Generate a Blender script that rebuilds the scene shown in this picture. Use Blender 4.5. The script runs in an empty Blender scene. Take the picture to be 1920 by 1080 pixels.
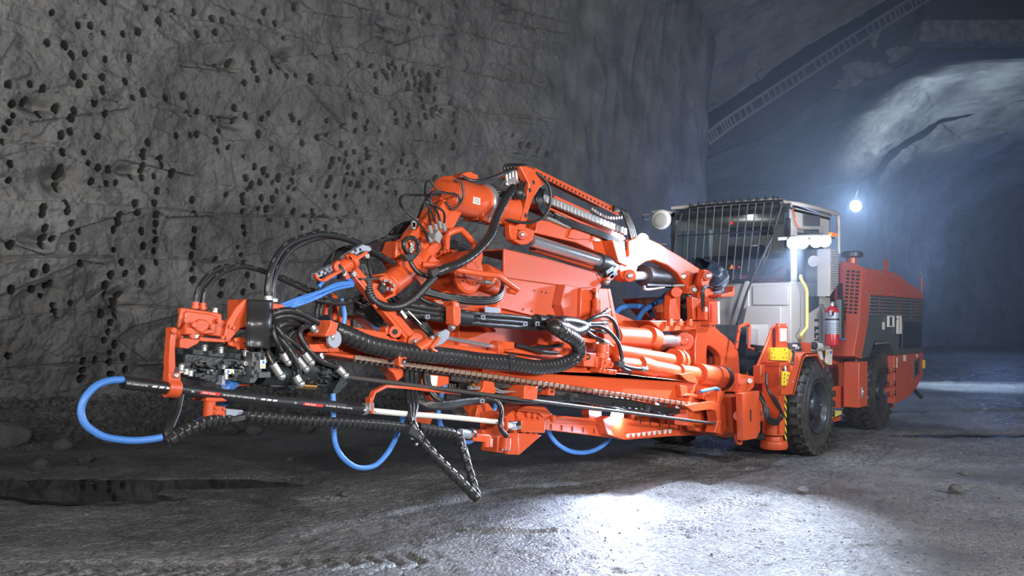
import bpy, bmesh, math, random
import numpy as np
from mathutils import Vector, Matrix, noise
random.seed(7); rng = np.random.RandomState(7)
SC = bpy.context.scene; COL = SC.collection
# ---------------------------------------------------------------- camera frame: x along the machine (rear +), y across it, z up
F = 1750.0; TH = math.atan(1370/1750); S_, C_ = math.sin(TH), math.cos(TH)
DV = (C_, S_); RV = (S_, -C_); EYE = 1.75
CAM = (-(3.91*S_+11.95*C_), -(-3.91*C_+11.95*S_))
def T(px, py, v=0.0):                 # point of the vertical plane y = v seen at a pixel
    a = (px-960)/F; t = (v-CAM[1])/(DV[1]+a*RV[1])
    return Vector((CAM[0]+t*(DV[0]+a*RV[0]), v, EYE-(py-599)/F*t))
def TX(px, py, u):                    # point of the vertical plane x = u
    a = (px-960)/F; t = (u-CAM[0])/(DV[0]+a*RV[0])
    return Vector((u, CAM[1]+t*(DV[1]+a*RV[1]), EYE-(py-599)/F*t))
def W(xc, d, z): return Vector((CAM[0]+xc*RV[0]+d*DV[0], CAM[1]+xc*RV[1]+d*DV[1], z))
def TD(px, py, d): return W((px-960)/F*d, d, EYE-(py-599)/F*d)
def G(px, py, z=0.0):
    d = (EYE-z)*F/(py-599); return W((px-960)/F*d, d, z)
# ---------------------------------------------------------------- materials
def mat(name, col=(.5,.5,.5), rough=.5, metal=0.0, bump=0.0, bscale=30, emit=None, estr=0, var=0.0, vscale=4, coat=0, dirt=None):
    m = bpy.data.materials.new(name); m.use_nodes = True
    nt = m.node_tree; b = nt.nodes['Principled BSDF']
    b.inputs['Base Color'].default_value = (*col, 1); b.inputs['Roughness'].default_value = rough; b.inputs['Metallic'].default_value = metal
    if coat: b.inputs['Coat Weight'].default_value = coat; b.inputs['Coat Roughness'].default_value = .12
    tc = nt.nodes.new('ShaderNodeTexCoord')
    if var or dirt:
        n = nt.nodes.new('ShaderNodeTexNoise'); n.inputs['Scale'].default_value = vscale; n.inputs['Detail'].default_value = 8; n.inputs['Roughness'].default_value = .65
        nt.links.new(tc.outputs['Object'], n.inputs['Vector'])
        r = nt.nodes.new('ShaderNodeValToRGB'); r.color_ramp.elements[0].position = .3; r.color_ramp.elements[1].position = .7
        c2 = dirt if dirt else tuple(c*(1-var) for c in col)
        r.color_ramp.elements[0].color = (*c2, 1); r.color_ramp.elements[1].color = (*col, 1)
        nt.links.new(n.outputs['Fac'], r.inputs['Fac']); nt.links.new(r.outputs['Color'], b.inputs['Base Color'])
    if bump:
        n = nt.nodes.new('ShaderNodeTexNoise'); n.inputs['Scale'].default_value = bscale; n.inputs['Detail'].default_value = 6
        nt.links.new(tc.outputs['Object'], n.inputs['Vector'])
        bp = nt.nodes.new('ShaderNodeBump'); bp.inputs['Strength'].default_value = bump; bp.inputs['Distance'].default_value = .02
        nt.links.new(n.outputs['Fac'], bp.inputs['Height']); nt.links.new(bp.outputs['Normal'], b.inputs['Normal'])
    if emit: b.inputs['Emission Color'].default_value = (*emit, 1); b.inputs['Emission Strength'].default_value = estr
    return m
M = {}
M['org'] = mat('orange_paint', (.56,.080,.022), .38, 0, .04, 60, coat=.22)
M['orgd'] = mat('orange_paint_dusty', (.56,.078,.028), .48, 0, .06, 90, coat=.10, dirt=(.46,.10,.055), vscale=2.5)
M['cream'] = mat('cream_paint', (.40,.375,.35), .4, 0, .02, 40, coat=.2)
M['grey'] = mat('dark_grey_paint', (.075,.08,.088), .42, 0, .03, 40)
M['lgrey'] = mat('clamp_grey_metal', (.30,.33,.40), .42, .35, .05, 60)
M['blk'] = mat('black_rubber_hose', (.017,.018,.02), .38, 0, .05, 80)
M['wrap'] = mat('black_spiral_guard', (.022,.021,.022), .3, 0, .05, 60)
M['blkm'] = mat('black_metal', (.045,.048,.053), .38, .3, .1, 50)
M['drill'] = mat('dark_cast_metal', (.045,.055,.06), .35, .45, .25, 60, var=.4)
M['chrome'] = mat('chrome', (.84,.86,.92), .20, .85)
M['steel'] = mat('zinc_steel', (.42,.42,.41), .36, .65, .1, 80)
M['rod'] = mat('drill_steel', (.07,.065,.06), .5, .3, .1, 80)
M['brass'] = mat('brass', (.75,.42,.15), .3, 1)
M['blue'] = mat('blue_water_hose', (.06,.20,.56), .42, 0, .08, 100)
M['tyre'] = mat('tyre_rubber', (.024,.023,.022), .45, 0, .3, 70, dirt=(.075,.07,.065), vscale=9)
M['rim'] = mat('rim_black', (.05,.053,.058), .33, .2, .05, 30)
M['yel'] = mat('yellow_paint', (.80,.55,.03), .4, 0, .05, 50)
M['yelp'] = mat('pale_yellow_paint', (.72,.63,.14), .4)
M['white'] = mat('white_label', (.75,.75,.72), .5)
M['ink'] = mat('black_print', (.02,.02,.02), .6)
M['redlbl'] = mat('red_label', (.55,.02,.015), .5)
M['bluelbl'] = mat('blue_label', (.05,.2,.6), .5)
M['red'] = mat('extinguisher_red', (.42,.012,.02), .22, 0, coat=.5)
M['amber'] = mat('amber_lens', (.8,.18,.02), .25, 0, emit=(.9,.2,.03), estr=.3)
M['redled'] = mat('red_indicator', (.8,.02,.02), .3, 0, emit=(1,.02,.02), estr=3)
M['lamp'] = mat('lit_lamp_lens', (.9,.93,1), .3, 0, emit=(.74,.84,1), estr=90)
M['lampf'] = mat('lit_lamp_far', (.9,.93,1), .3, 0, emit=(.80,.95,1), estr=45)
M['inner'] = mat('cab_lining', (.42,.42,.40), .7)
M['louv'] = mat('louvre_metal', (.15,.16,.17), .4, .2)
M['dark'] = mat('dark_opening', (.01,.011,.013), .7)
M['tarp'] = mat('dark_blue_tarpaulin', (.012,.016,.03), .5, 0, .6, 12)
M['chain'] = mat('worn_chain_metal', (.24,.17,.13), .5, .3, .1, 60)
M['pipe'] = mat('milky_plastic_pipe', (.62,.60,.56), .35, 0, .05, 40)
def glassmat(name, col, alpha, ro=.03):
    m = bpy.data.materials.new(name); m.use_nodes = True; nt = m.node_tree
    for n in list(nt.nodes): nt.nodes.remove(n)
    o = nt.nodes.new('ShaderNodeOutputMaterial'); mix = nt.nodes.new('ShaderNodeMixShader')
    t = nt.nodes.new('ShaderNodeBsdfTransparent'); t.inputs[0].default_value = (*col, 1)
    g = nt.nodes.new('ShaderNodeBsdfGlossy'); g.inputs['Roughness'].default_value = ro; g.inputs[0].default_value = (.9,.95,1,1)
    mix.inputs[0].default_value = alpha
    nt.links.new(t.outputs[0], mix.inputs[1]); nt.links.new(g.outputs[0], mix.inputs[2]); nt.links.new(mix.outputs[0], o.inputs[0])
    return m
M['glass'] = glassmat('cab_glass', (.62,.68,.72), .09)
M['vinyl'] = glassmat('clear_vinyl', (.50,.54,.68), .35, .32)
# ---------------------------------------------------------------- object helpers
def tag(o, label=None, cat=None, group=None, kind=None):
    if label: o['label'] = label
    if cat: o['category'] = cat
    if group: o['group'] = group
    if kind: o['kind'] = kind
    return o
def empty(name, loc=(0,0,0)):
    o = bpy.data.objects.new(name, None); COL.objects.link(o); o.location = loc; o.empty_display_size = .3
    return o
PATTERN_NAMES = set('bolt bolts perforation louvre slot hole grid stripe chain lettering line radiator strip rung hose wrapped_hose tread band sign'.split())
class MB:
    """collects shapes in world coordinates and links them as one mesh object"""
    def __init__(s): s.v = []; s.f = []; s.m = []; s.mats = []
    def slot(s, m):
        m = M[m] if isinstance(m, str) else m
        if m not in s.mats: s.mats.append(m)
        return s.mats.index(m)
    def add(s, vs, fs, m):
        k = s.slot(m); b = len(s.v)
        s.v += [Vector(p) for p in vs]; s.f += [[i+b for i in f] for f in fs]; s.m += [k]*len(fs)
        return s
    def box(s, a, b, m='org'):
        x0,y0,z0 = [min(a[i],b[i]) for i in range(3)]; x1,y1,z1 = [max(a[i],b[i]) for i in range(3)]
        return s.add([(x0,y0,z0),(x1,y0,z0),(x1,y1,z0),(x0,y1,z0),(x0,y0,z1),(x1,y0,z1),(x1,y1,z1),(x0,y1,z1)],
            [(3,2,1,0),(4,5,6,7),(0,1,5,4),(1,2,6,5),(2,3,7,6),(3,0,4,7)], m)
    def solid(s, poly, off, m='org', taper=1.0):
        """closed prism: polygon (world points) swept by a vector"""
        n = len(poly); poly = [Vector(p) for p in poly]; off = Vector(off)
        c = sum(poly, Vector())/n
        vs = poly + [c+(p-c)*taper+off for p in poly]
        nrm = Vector()
        for i in range(n): nrm += (poly[i]-c).cross(poly[(i+1)%n]-c)
        fs = [list(range(n)), list(range(2*n-1, n-1, -1))] + [[i, i+n, (i+1)%n+n, (i+1)%n] for i in range(n)]
        if nrm.dot(off) > 0: fs = [list(reversed(f)) for f in fs]
        return s.add(vs, fs, m)
    def pr(s, pix, v0, v1, m='org'):
        """prism whose near face lies on y = v0, outline read at pixels, going back to y = v1"""
        return s.solid([T(x, y, v0) for x, y in pix], (0, v1-v0, 0), m)
    def prx(s, pix, u0, du, m='org'):
        return s.solid([TX(x, y, u0) for x, y in pix], (du, 0, 0), m)
    def ring(s, poly, hole, off, m='org'):
        """prism with one hole (same vertex count for poly and hole)"""
        n = len(poly); off = Vector(off); P = [Vector(p) for p in poly]; H = [Vector(p) for p in hole]
        vs = P+H+[p+off for p in P]+[p+off for p in H]; fs = []
        for i in range(n):
            j = (i+1)%n
            fs += [[i,j,n+j,n+i],[2*n+i,3*n+i,3*n+j,2*n+j],[i,2*n+i,2*n+j,j],[n+i,n+j,3*n+j,3*n+i]]
        return s.add(vs, fs, m)
    def tube(s, pts, r, m='blk', n=10, smooth=True, seg=6, cap=True, rf=None):
        pts = [Vector(p) for p in pts]
        if smooth and len(pts) > 2:
            q = [pts[0]*2-pts[1]]+pts+[pts[-1]*2-pts[-2]]; out = []
            for i in range(1, len(q)-2):
                for k in range(seg):
                    t = k/seg; a,b,c,d = q[i-1],q[i],q[i+1],q[i+2]
                    out.append(.5*((2*b)+(c-a)*t+(2*a-5*b+4*c-d)*t*t+(3*b-a-3*c+d)*t**3))
            pts = out+[q[-2]]
        if rf:                                     # resample evenly for a profiled surface
            step = rf[0]; L = [0]
            for a, b in zip(pts, pts[1:]): L.append(L[-1]+(b-a).length)
            nn = max(4, int(L[-1]/step)); out = []; j = 0
            for k in range(nn+1):
                d = L[-1]*k/nn
                while j < len(pts)-2 and L[j+1] < d: j += 1
                t = (d-L[j])/max(1e-9, L[j+1]-L[j]); out.append(pts[j].lerp(pts[j+1], t))
            pts = out
        vs = []; fs = []; up = None; N = len(pts)
        for i, p in enumerate(pts):
            t = (pts[min(i+1, N-1)]-pts[max(i-1, 0)])
            t = t.normalized() if t.length > 1e-9 else Vector((1,0,0))
            if up is None: up = Vector((0,0,1)) if abs(t.z) < .9 else Vector((0,1,0))
            a = t.cross(up).normalized(); up = a.cross(t).normalized()
            rr = r[min(len(r)-1, int(i*len(r)/N))] if isinstance(r, (list, tuple)) else r
            for k in range(n):
                w = 2*math.pi*k/n; q = rr*(rf[1](i*rf[0], w) if rf else 1)
                vs.append(p+(a*math.cos(w)+up*math.sin(w))*q)
        for i in range(N-1):
            for k in range(n):
                fs.append([i*n+k, i*n+(k+1)%n, (i+1)*n+(k+1)%n, (i+1)*n+k])
        if cap: fs += [list(range(n))[::-1], list(range((N-1)*n, N*n))]
        return s.add(vs, fs, m)
    def cyl(s, a, b, r, m='org', n=24, r2=None):
        a, b = Vector(a), Vector(b); t = (b-a).normalized(); up = Vector((0,0,1)) if abs(t.z) < .9 else Vector((0,1,0))
        x = t.cross(up).normalized(); y = x.cross(t); r2 = r if r2 is None else r2; vs = []
        for p, q in ((a, r), (b, r2)):
            vs += [p+(x*math.cos(2*math.pi*k/n)+y*math.sin(2*math.pi*k/n))*q for k in range(n)]
        return s.add(vs, [[k, (k+1)%n, n+(k+1)%n, n+k] for k in range(n)]+[list(range(n))[::-1], list(range(n, 2*n))], m)
    def lathe(s, a, axis, prof, m='org', n=32, caps=True):
        """profile of (distance along the axis, radius)"""
        a = Vector(a); t = Vector(axis).normalized(); up = Vector((0,0,1)) if abs(t.z) < .9 else Vector((0,1,0))
        x = t.cross(up).normalized(); y = x.cross(t); vs = []; fs = []
        for d, r in prof: vs += [a+t*d+(x*math.cos(2*math.pi*k/n)+y*math.sin(2*math.pi*k/n))*r for k in range(n)]
        for i in range(len(prof)-1):
            fs += [[i*n+k, i*n+(k+1)%n, (i+1)*n+(k+1)%n, (i+1)*n+k] for k in range(n)]
        if caps: fs += [list(range(n))[::-1], list(range((len(prof)-1)*n, len(prof)*n))]
        return s.add(vs, fs, m)
    def ball(s, c, r, m='org', n=12, sc=(1,1,1)):
        c = Vector(c); vs = []; fs = []
        for i in range(n+1):
            for k in range(n*2):
                a = math.pi*i/n; w = math.pi*k/n
                vs.append(c+Vector((math.sin(a)*math.cos(w)*sc[0], math.sin(a)*math.sin(w)*sc[1], math.cos(a)*sc[2]))*r)
        for i in range(n):
            for k in range(2*n): fs.append([i*2*n+k, (i+1)*2*n+k, (i+1)*2*n+(k+1)%(2*n), i*2*n+(k+1)%(2*n)])
        return s.add(vs, fs, m)
    def bar(s, a, b, w, h, m='org', up=(0,0,1)):
        """rectangular bar from a to b, w across, h high"""
        a, b = Vector(a), Vector(b); t = (b-a).normalized(); up = Vector(up)
        x = t.cross(up)
        if x.length < 1e-3: x = t.cross(Vector((0,1,0)))
        x.normalize(); y = x.cross(t).normalized(); x *= w/2; y *= h/2
        return s.solid([a-x-y, a+x-y, a+x+y, a-x+y], b-a, m)
    def bolts(s, pts, ax=(0,-1,0), r=.014, h=.012, m='org'):
        for p in pts: s.cyl(p, Vector(p)+Vector(ax)*h, r, m, 6)
        return s
    def islands(s):
        n = len(s.v); pa = list(range(n))
        def find(i):
            while pa[i] != i: pa[i] = pa[pa[i]]; i = pa[i]
            return i
        for f in s.f:
            a = find(f[0])
            for i in f[1:]:
                b_ = find(i)
                if a != b_: pa[b_] = a
        gr = {}
        for i, f in enumerate(s.f): gr.setdefault(find(f[0]), []).append(i)
        G_ = []
        for fs in gr.values():
            vi = {i for f in fs for i in s.f[f]}; c = [s.v[i] for i in vi]
            G_.append([fs, [min(q[k] for q in c)-.006 for k in range(3)], [max(q[k] for q in c)+.006 for k in range(3)]])
        ch = True
        while ch:
            ch = False; out = []
            for g in G_:
                for h_ in out:
                    if all(g[1][k] <= h_[2][k] and h_[1][k] <= g[2][k] for k in range(3)):
                        h_[0] += g[0]; h_[1] = [min(a, b_) for a, b_ in zip(h_[1], g[1])]; h_[2] = [max(a, b_) for a, b_ in zip(h_[2], g[2])]; ch = True; break
                else: out.append(g)
            G_ = out
        return [g[0] for g in G_]
    def build(s, name, parent=None, bevel=0.0, smooth=True, label=None, ang=40):
        if parent is not None and name.split('_')[-1] not in PATTERN_NAMES and name not in ('drag_chain','small_fittings') and len(s.f) < 4000:
            isl = s.islands()
            if len(isl) > 1:
                o = None
                for fs in sorted(isl, key=lambda q: -len(q)):
                    m = MB(); m.mats = s.mats; idx = {}
                    for f in fs:
                        m.f.append([idx.setdefault(i, len(idx)) for i in s.f[f]]); m.m.append(s.m[f])
                    m.v = [None]*len(idx)
                    for i, j in idx.items(): m.v[j] = s.v[i]
                    used = sorted(set(m.m)); m.mats = [s.mats[k] for k in used]; m.m = [used.index(k) for k in m.m]
                    q = m._build(name, parent, bevel, smooth, label, ang); o = o or q
                return o
        return s._build(name, parent, bevel, smooth, label, ang)
    def _build(s, name, parent=None, bevel=0.0, smooth=True, label=None, ang=40):
        me = bpy.data.meshes.new(name)
        me.from_pydata([tuple(p) for p in s.v], [], s.f)
        for m in s.mats: me.materials.append(m)
        me.polygons.foreach_set('material_index', s.m)
        bm = bmesh.new(); bm.from_mesh(me); bmesh.ops.recalc_face_normals(bm, faces=bm.faces); bm.to_mesh(me); bm.free()
        if smooth:
            me.polygons.foreach_set('use_smooth', [True]*len(me.polygons)); me.set_sharp_from_angle(angle=math.radians(ang))
        me.update()
        o = bpy.data.objects.new(name, me); COL.objects.link(o)
        if parent: 
            o.parent = parent
            root = parent
            off = Vector((0,0,0))
            while root: off += root.location; root = root.parent
            o.location = -off
        if bevel:
            b = o.modifiers.new('bevel', 'BEVEL'); b.width = bevel; b.segments = 2; b.limit_method = 'ANGLE'; b.angle_limit = math.radians(50)
        if label: o['label'] = label
        return o
def text_on(txt, origin, xdir, ydir, size, m, name, parent, squash=1.0, align='LEFT', ext=.0008, label=None):
    """lettering as mesh, lying on a surface at origin, reading along xdir"""
    cu = bpy.data.curves.new(name, 'FONT'); cu.body = txt; cu.size = size; cu.extrude = ext; cu.align_x = align
    o = bpy.data.objects.new(name, cu); COL.objects.link(o)
    bpy.context.view_layer.update()
    me = bpy.data.meshes.new_from_object(o); bpy.data.objects.remove(o)
    x = Vector(xdir).normalized(); y = Vector(ydir); y = (y-x*y.dot(x)).normalized(); z = x.cross(y)
    o = bpy.data.objects.new(name, me); COL.objects.link(o)
    mt = Matrix(((x.x,y.x,z.x,0),(x.y,y.y,z.y,0),(x.z,y.z,z.z,0),(0,0,0,1)))
    me.transform(Matrix.Translation(Vector(origin)) @ mt @ Matrix.Diagonal((squash,1,1,1)))
    me.materials.clear(); me.materials.append(M[m]); 
    if parent:
        o.parent = parent; off = Vector((0,0,0)); r = parent
        while r: off += r.location; r = r.parent
        o.location = -off
    if label: o['label'] = label
    return o
# ================================================================ surroundings
def vnoise(x, y, seed=0):
    r = np.random.RandomState(seed); P = r.rand(512, 512)
    xi = np.floor(x).astype(int); yi = np.floor(y).astype(int); fx = x-xi; fy = y-yi
    fx = fx*fx*(3-2*fx); fy = fy*fy*(3-2*fy)
    a = P[xi%512, yi%512]; b = P[(xi+1)%512, yi%512]; c = P[xi%512, (yi+1)%512]; d = P[(xi+1)%512, (yi+1)%512]
    return (a*(1-fx)+b*fx)*(1-fy)+(c*(1-fx)+d*fx)*fy
def fbm(x, y, seed=0, oct=5, gain=.5):
    t = 0; a = 1; n = 0
    for i in range(oct): t = t+a*(vnoise(x*2**i, y*2**i, seed+i)-.5); n += a; a *= gain
    return t/n*2
def ridged(x, y, seed=0, oct=4):
    t = 0; a = 1; n = 0
    for i in range(oct): t = t+a*(1-np.abs(vnoise(x*2**i, y*2**i, seed+i)*2-1)); n += a; a *= .5
    return t/n
def voronoi(x, y, seed=0):
    """distance to the cell border and a value per cell"""
    r = np.random.RandomState(seed); J = r.rand(256, 256, 3)
    xi = np.floor(x).astype(int); yi = np.floor(y).astype(int)
    d1 = np.full(x.shape, 9.); d2 = np.full(x.shape, 9.); v = np.zeros(x.shape)
    for i in (-1,0,1):
        for j in (-1,0,1):
            c = J[(xi+i)%256, (yi+j)%256]; dx = xi+i+c[...,0]-x; dy = yi+j+c[...,1]-y; d = np.sqrt(dx*dx+dy*dy)
            n = d < d1; d2 = np.where(n, d1, np.minimum(d2, d)); v = np.where(n, c[...,2], v); d1 = np.where(n, d, d1)
    return d2-d1, v
def grid_mesh(name, P, m, smooth=True):
    """P: rows x cols x 3"""
    R, Cn = P.shape[:2]
    me = bpy.data.meshes.new(name); me.vertices.add(R*Cn); me.vertices.foreach_set('co', P.reshape(-1).astype(np.float32))
    i = np.arange(R-1)[:,None]*Cn+np.arange(Cn-1)[None]; q = np.stack([i, i+1, i+Cn+1, i+Cn], -1).reshape(-1)
    n = (R-1)*(Cn-1); me.loops.add(4*n); me.loops.foreach_set('vertex_index', q.astype(np.int32))
    me.polygons.add(n); me.polygons.foreach_set('loop_start', np.arange(0, 4*n, 4, dtype=np.int32)); me.polygons.foreach_set('loop_total', np.full(n, 4, np.int32))
    me.update(calc_edges=True); me.polygons.foreach_set('use_smooth', [smooth]*n); me.materials.append(m)
    o = bpy.data.objects.new(name, me); COL.objects.link(o); return o
def rockmat(name, c1, c2, rough=.75, bump=.6, scale=1.2, spec=.3, tint=None):
    m = bpy.data.materials.new(name); m.use_nodes = True; nt = m.node_tree; L = nt.links.new
    b = nt.nodes['Principled BSDF']; tc = nt.nodes.new('ShaderNodeTexCoord')
    n1 = nt.nodes.new('ShaderNodeTexNoise'); n1.inputs['Scale'].default_value = scale; n1.inputs['Detail'].default_value = 10; n1.inputs['Roughness'].default_value = .6
    n2 = nt.nodes.new('ShaderNodeTexNoise'); n2.inputs['Scale'].default_value = 22; n2.inputs['Detail'].default_value = 8; n2.inputs['Roughness'].default_value = .7
    n3 = nt.nodes.new('ShaderNodeTexNoise'); n3.inputs['Scale'].default_value = 140; n3.inputs['Detail'].default_value = 3
    for n in (n1, n2, n3): L(tc.outputs['Object'], n.inputs['Vector'])
    r = nt.nodes.new('ShaderNodeValToRGB'); r.color_ramp.elements[0].position = .33; r.color_ramp.elements[1].position = .68
    r.color_ramp.elements[0].color = (*c1, 1); r.color_ramp.elements[1].color = (*c2, 1)
    L(n1.outputs['Fac'], r.inputs['Fac'])
    mx = nt.nodes.new('ShaderNodeMix'); mx.data_type = 'RGBA'; mx.blend_type = 'OVERLAY'; mx.inputs['Factor'].default_value = .55
    L(r.outputs['Color'], mx.inputs['A']); L(n3.outputs['Fac'], mx.inputs['B']); L(mx.outputs['Result'], b.inputs['Base Color'])
    b.inputs['Roughness'].default_value = rough; b.inputs['Specular IOR Level'].default_value = spec
    ad = nt.nodes.new('ShaderNodeMath'); ad.operation = 'MULTIPLY_ADD'; ad.inputs[1].default_value = .35
    L(n3.outputs['Fac'], ad.inputs[0]); L(n2.outputs['Fac'], ad.inputs[2])
    bp = nt.nodes.new('ShaderNodeBump'); bp.inputs['Strength'].default_value = bump; bp.inputs['Distance'].default_value = .035
    L(ad.outputs[0], bp.inputs['Height']); L(bp.outputs['Normal'], b.inputs['Normal'])
    return m
ROCK = rockmat('rock_wall', (.13,.128,.125), (.24,.237,.23))
ROCKB = rockmat('shotcrete_vault', (.08,.085,.095), (.27,.28,.29), bump=1.4, scale=.6)
# ---- left wall, running away from the camera; heightfield over (s, z) with drilled holes
A0 = (-8.34, 15.2); WD = (.7071, .7071); WN = (.7071, -.7071)      # start, direction, normal (towards the camera) in (xc, d)
def wall_sz(px, py):
    a = (px-960)/F; s = (a*A0[1]-A0[0])/(WD[0]-a*WD[1]); d = A0[1]+WD[1]*s
    return s, EYE-(py-599)/F*d
SC_ = 20.6
smax = 26.5
sv = [-2.2]
while sv[-1] < smax:
    s = sv[-1]; sv.append(s+(.0155+.0006*max(0, s) if s < 21.5 else .05))
sv = np.array(sv); zv = np.concatenate([np.arange(-.5, 7.4, .0165), np.arange(7.4, 13.6, .026)])
Sg, Zg = np.meshgrid(sv, zv)
Zt = Zg-.035*Sg                                              # the joints climb slightly
wob = .35*fbm(Sg*.5, Zg*.5, 3)
lay = (Zt+wob*.25)/.92
fr = lay-np.floor(lay); lid = np.floor(lay)
blk, bv = voronoi(Sg*.62+lid*3.7, Zt*1.15, 11)
h = .30*fbm(Sg*.28, Zg*.28, 20, 5)+.13*(bv-.5)+.10*(ridged(Sg*1.1, Zg*1.3, 31)-.5)
b2, bv2 = voronoi(Sg*1.9+.3*fbm(Sg, Zg, 5), Zt*2.3, 12); h += .07*(bv2-.5)*np.clip(b2*6, 0, 1)
h += .06*fbm(Sg*5, Zg*5, 41, 5, .6)+.05*(ridged(Sg*2.6+lid, Zg*3.2, 43, 3)-.5)+.012*fbm(Sg*24, Zg*24, 51, 2)
h -= .035*np.exp(-(blk/.03)**2)*np.clip(vnoise(Sg*1.3, Zg*1.3, 78)*2.4-1, 0, 1)
lr = vnoise(lid*7.3, np.floor(Sg*.45), 77)
h += (.04+.05*lr)*(fr-.5)-.05*np.exp(-((fr-.03)/.02)**2)*(vnoise(Sg*.8, lid*5, 71) > .42)
# broken pockets
for px, py, r in ((395,105,.40),(430,120,.22),(548,110,.42),(60,200,.25),(62,450,.3),(210,555,.25),(225,580,.3),(110,330,.28),(95,345,.4),(440,230,.22),(720,40,.3),(240,320,.2)):
    s0, z0 = wall_sz(px, py); q = ((Sg-s0)/(r*1.2))**2+((Zg-z0)/(r*.55))**2; h -= .28*np.exp(-q*1.6)*(.6+.9*vnoise(Sg*5, Zg*5, 9))
# smooth sprayed concrete nearer the corner
k = np.clip((Sg-12.8-.8*fbm(Sg*.6, Zg*.5, 61))/1.0, 0, 1)
drape = .42*(ridged(Sg*.45+.5*fbm(Sg*.4, Zg*.3, 65), Zg*.16, 63, 3)-.5)+.10*fbm(Sg*1.4, Zg*.7, 66, 3)+.012*fbm(Sg*12, Zg*12, 67, 3)
h = h*(1-k)+(drape+.10)*k
h += .35*np.clip(Zg-8.6, 0, 9)**2*.18                          # leans in near the top
H6 = [(94,26),(145,48),(167,50),(192,63),(227,66),(257,60),(119,86),(86,82),(132,105),(158,101),(245,107),(297,41),(200,110),(136,141),(192,145),(236,152),(57,158),(80,167),(16,159),(162,143),(150,156),(191,170),(46,190),(253,182),(317,181),(353,177),(273,172),(172,194),(22,195),(73,215),(134,210),(130,223),(195,214),(102,205),(22,218),(16,230),(8,243),(111,255),(129,248),(183,256),(276,268),(332,254),(362,252),(375,250),(380,206),(359,211),(422,219),(418,243),(448,200),(449,222),(468,215),(420,120),(440,115),(330,20),(369,20),(405,33),(422,36),(443,21),(493,38),(523,41),(555,12),(373,62),(406,60),(537,70),(500,20),(273,14),(191,5),(527,123),(595,103),(477,117),(479,130),(486,148),(510,133),(517,108),(633,108),(462,154),(541,141),(585,143),(632,101),(558,140),(583,154),(512,210),(500,220),(558,220),(571,229),(600,257),(573,267),(617,226),(490,250),(513,278),(484,311),(501,319),(510,328),(530,332),(555,338),(469,332),(480,345),(496,340),(527,357),(556,322),(622,311),(624,334),(620,345),(628,300),(412,262),(413,282),(433,275),(407,220),(270,284),(269,293),(269,310),(268,318),(269,333),(299,357),(303,310),(325,324),(302,298),(202,318),(219,342),(200,344),(168,341),(181,315),(161,307),(111,315),(113,325),(111,345),(111,355),(12,340),(14,309),(3,267),(154,287),(113,287),(292,330),(250,331),
 (72,393),(119,383),(71,404),(118,398),(78,429),(127,420),(79,446),(134,446),(78,461),(136,463),(17,460),(95,448),(146,434),(147,494),(82,504),(60,513),(92,531),(84,535),(60,542),(98,573),(101,587),(78,555),(132,568),(20,543),(258,380),(257,398),(294,380),(296,402),(298,418),(298,434),(297,449),(295,470),(294,492),(221,405),(222,418),(215,430),(216,468),(268,506),(269,433),(272,461),(368,374),(374,399),(373,430),(371,447),(370,460),(366,478),(368,493),(363,505),(362,525),(366,524),(414,485),(465,365),(466,377),(465,395),(464,425),(466,438),(463,478),(464,492),(469,515),(460,548),(479,537),(417,503),(418,530),(416,553),(228,492),(235,513),(208,516),(201,535),(201,551),(228,553),(222,566),(221,578),(217,592),(205,605),(201,622),(193,638),(213,645),(204,661),(203,679),(229,693),(203,702),(150,694),(153,677),(175,674),(148,710),(187,587),(229,669),(17,668),(268,533),(190,587),(510,390),(512,410),(545,420),(561,395),(597,395),(600,405),(620,405),(550,373),(520,372),(615,425),(600,435),(500,370),(434,363),(634,367),(637,387),(640,413),
 (784,21),(808,29),(793,42),(727,12),(857,12),(766,55),(713,42),(722,53),(655,163),(675,120),(700,123),(738,118),(731,124),(738,138),(745,127),(761,126),(768,138),(780,132),(796,136),(812,143),(826,137),(785,145),(722,135),(728,143),(708,141),(772,154),(785,155),(798,155),(815,153),(820,166),(809,167),(793,167),(773,163),(710,169),(796,184),(820,185),(797,200),(820,203),(829,208),(847,193),(812,207),(811,216),(800,218),(767,218),(787,233),(764,236),(850,230),(855,245),(745,228),(817,256),(850,215),(667,217),(690,228),(687,240),(667,245),(656,180),(646,235),(645,270),(653,287),(669,284),(691,280),(696,295),(650,302),(679,303),(719,303),(659,312),(700,318),(658,325),(669,325),(686,323),(723,321),(648,338),(661,344),(675,345),(701,345),(758,288),(785,308),(757,303),(837,314),(822,333),(779,340),(718,270),(958,255),(973,273),(987,274),(1003,283),(850,275),(730,342),(1020,290)]
rr = random.Random(3); holes = [(wall_sz(x, y), rr.uniform(.036,.060), rr.uniform(.5,.9)) for x, y in H6]
for i in range(70): holes.append((wall_sz(rr.uniform(0, 780), rr.uniform(0, 420)), rr.uniform(.022,.045), rr.uniform(.03,.08)))
for i in range(40): holes.append((wall_sz(rr.gauss(660, 90), rr.gauss(330, 70)), rr.uniform(.025,.04), rr.uniform(.4,.7)))
for (s0, z0), r, dp in holes:
    i0, i1 = np.searchsorted(sv, [s0-.16, s0+.16]); j0, j1 = np.searchsorted(zv, [z0-.16, z0+.16])
    if i1-i0 < 2 or j1-j0 < 2: continue
    ds = Sg[j0:j1, i0:i1]-s0; dz = (Zg[j0:j1, i0:i1]-z0)/rr.uniform(1.0,1.35)
    ds = ds+.25*dz*rr.uniform(-1,1); q = np.sqrt(ds**2+dz**2); h[j0:j1, i0:i1] -= dp*np.clip((r*1.15-q)/(r*.22), 0, 1)
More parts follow.
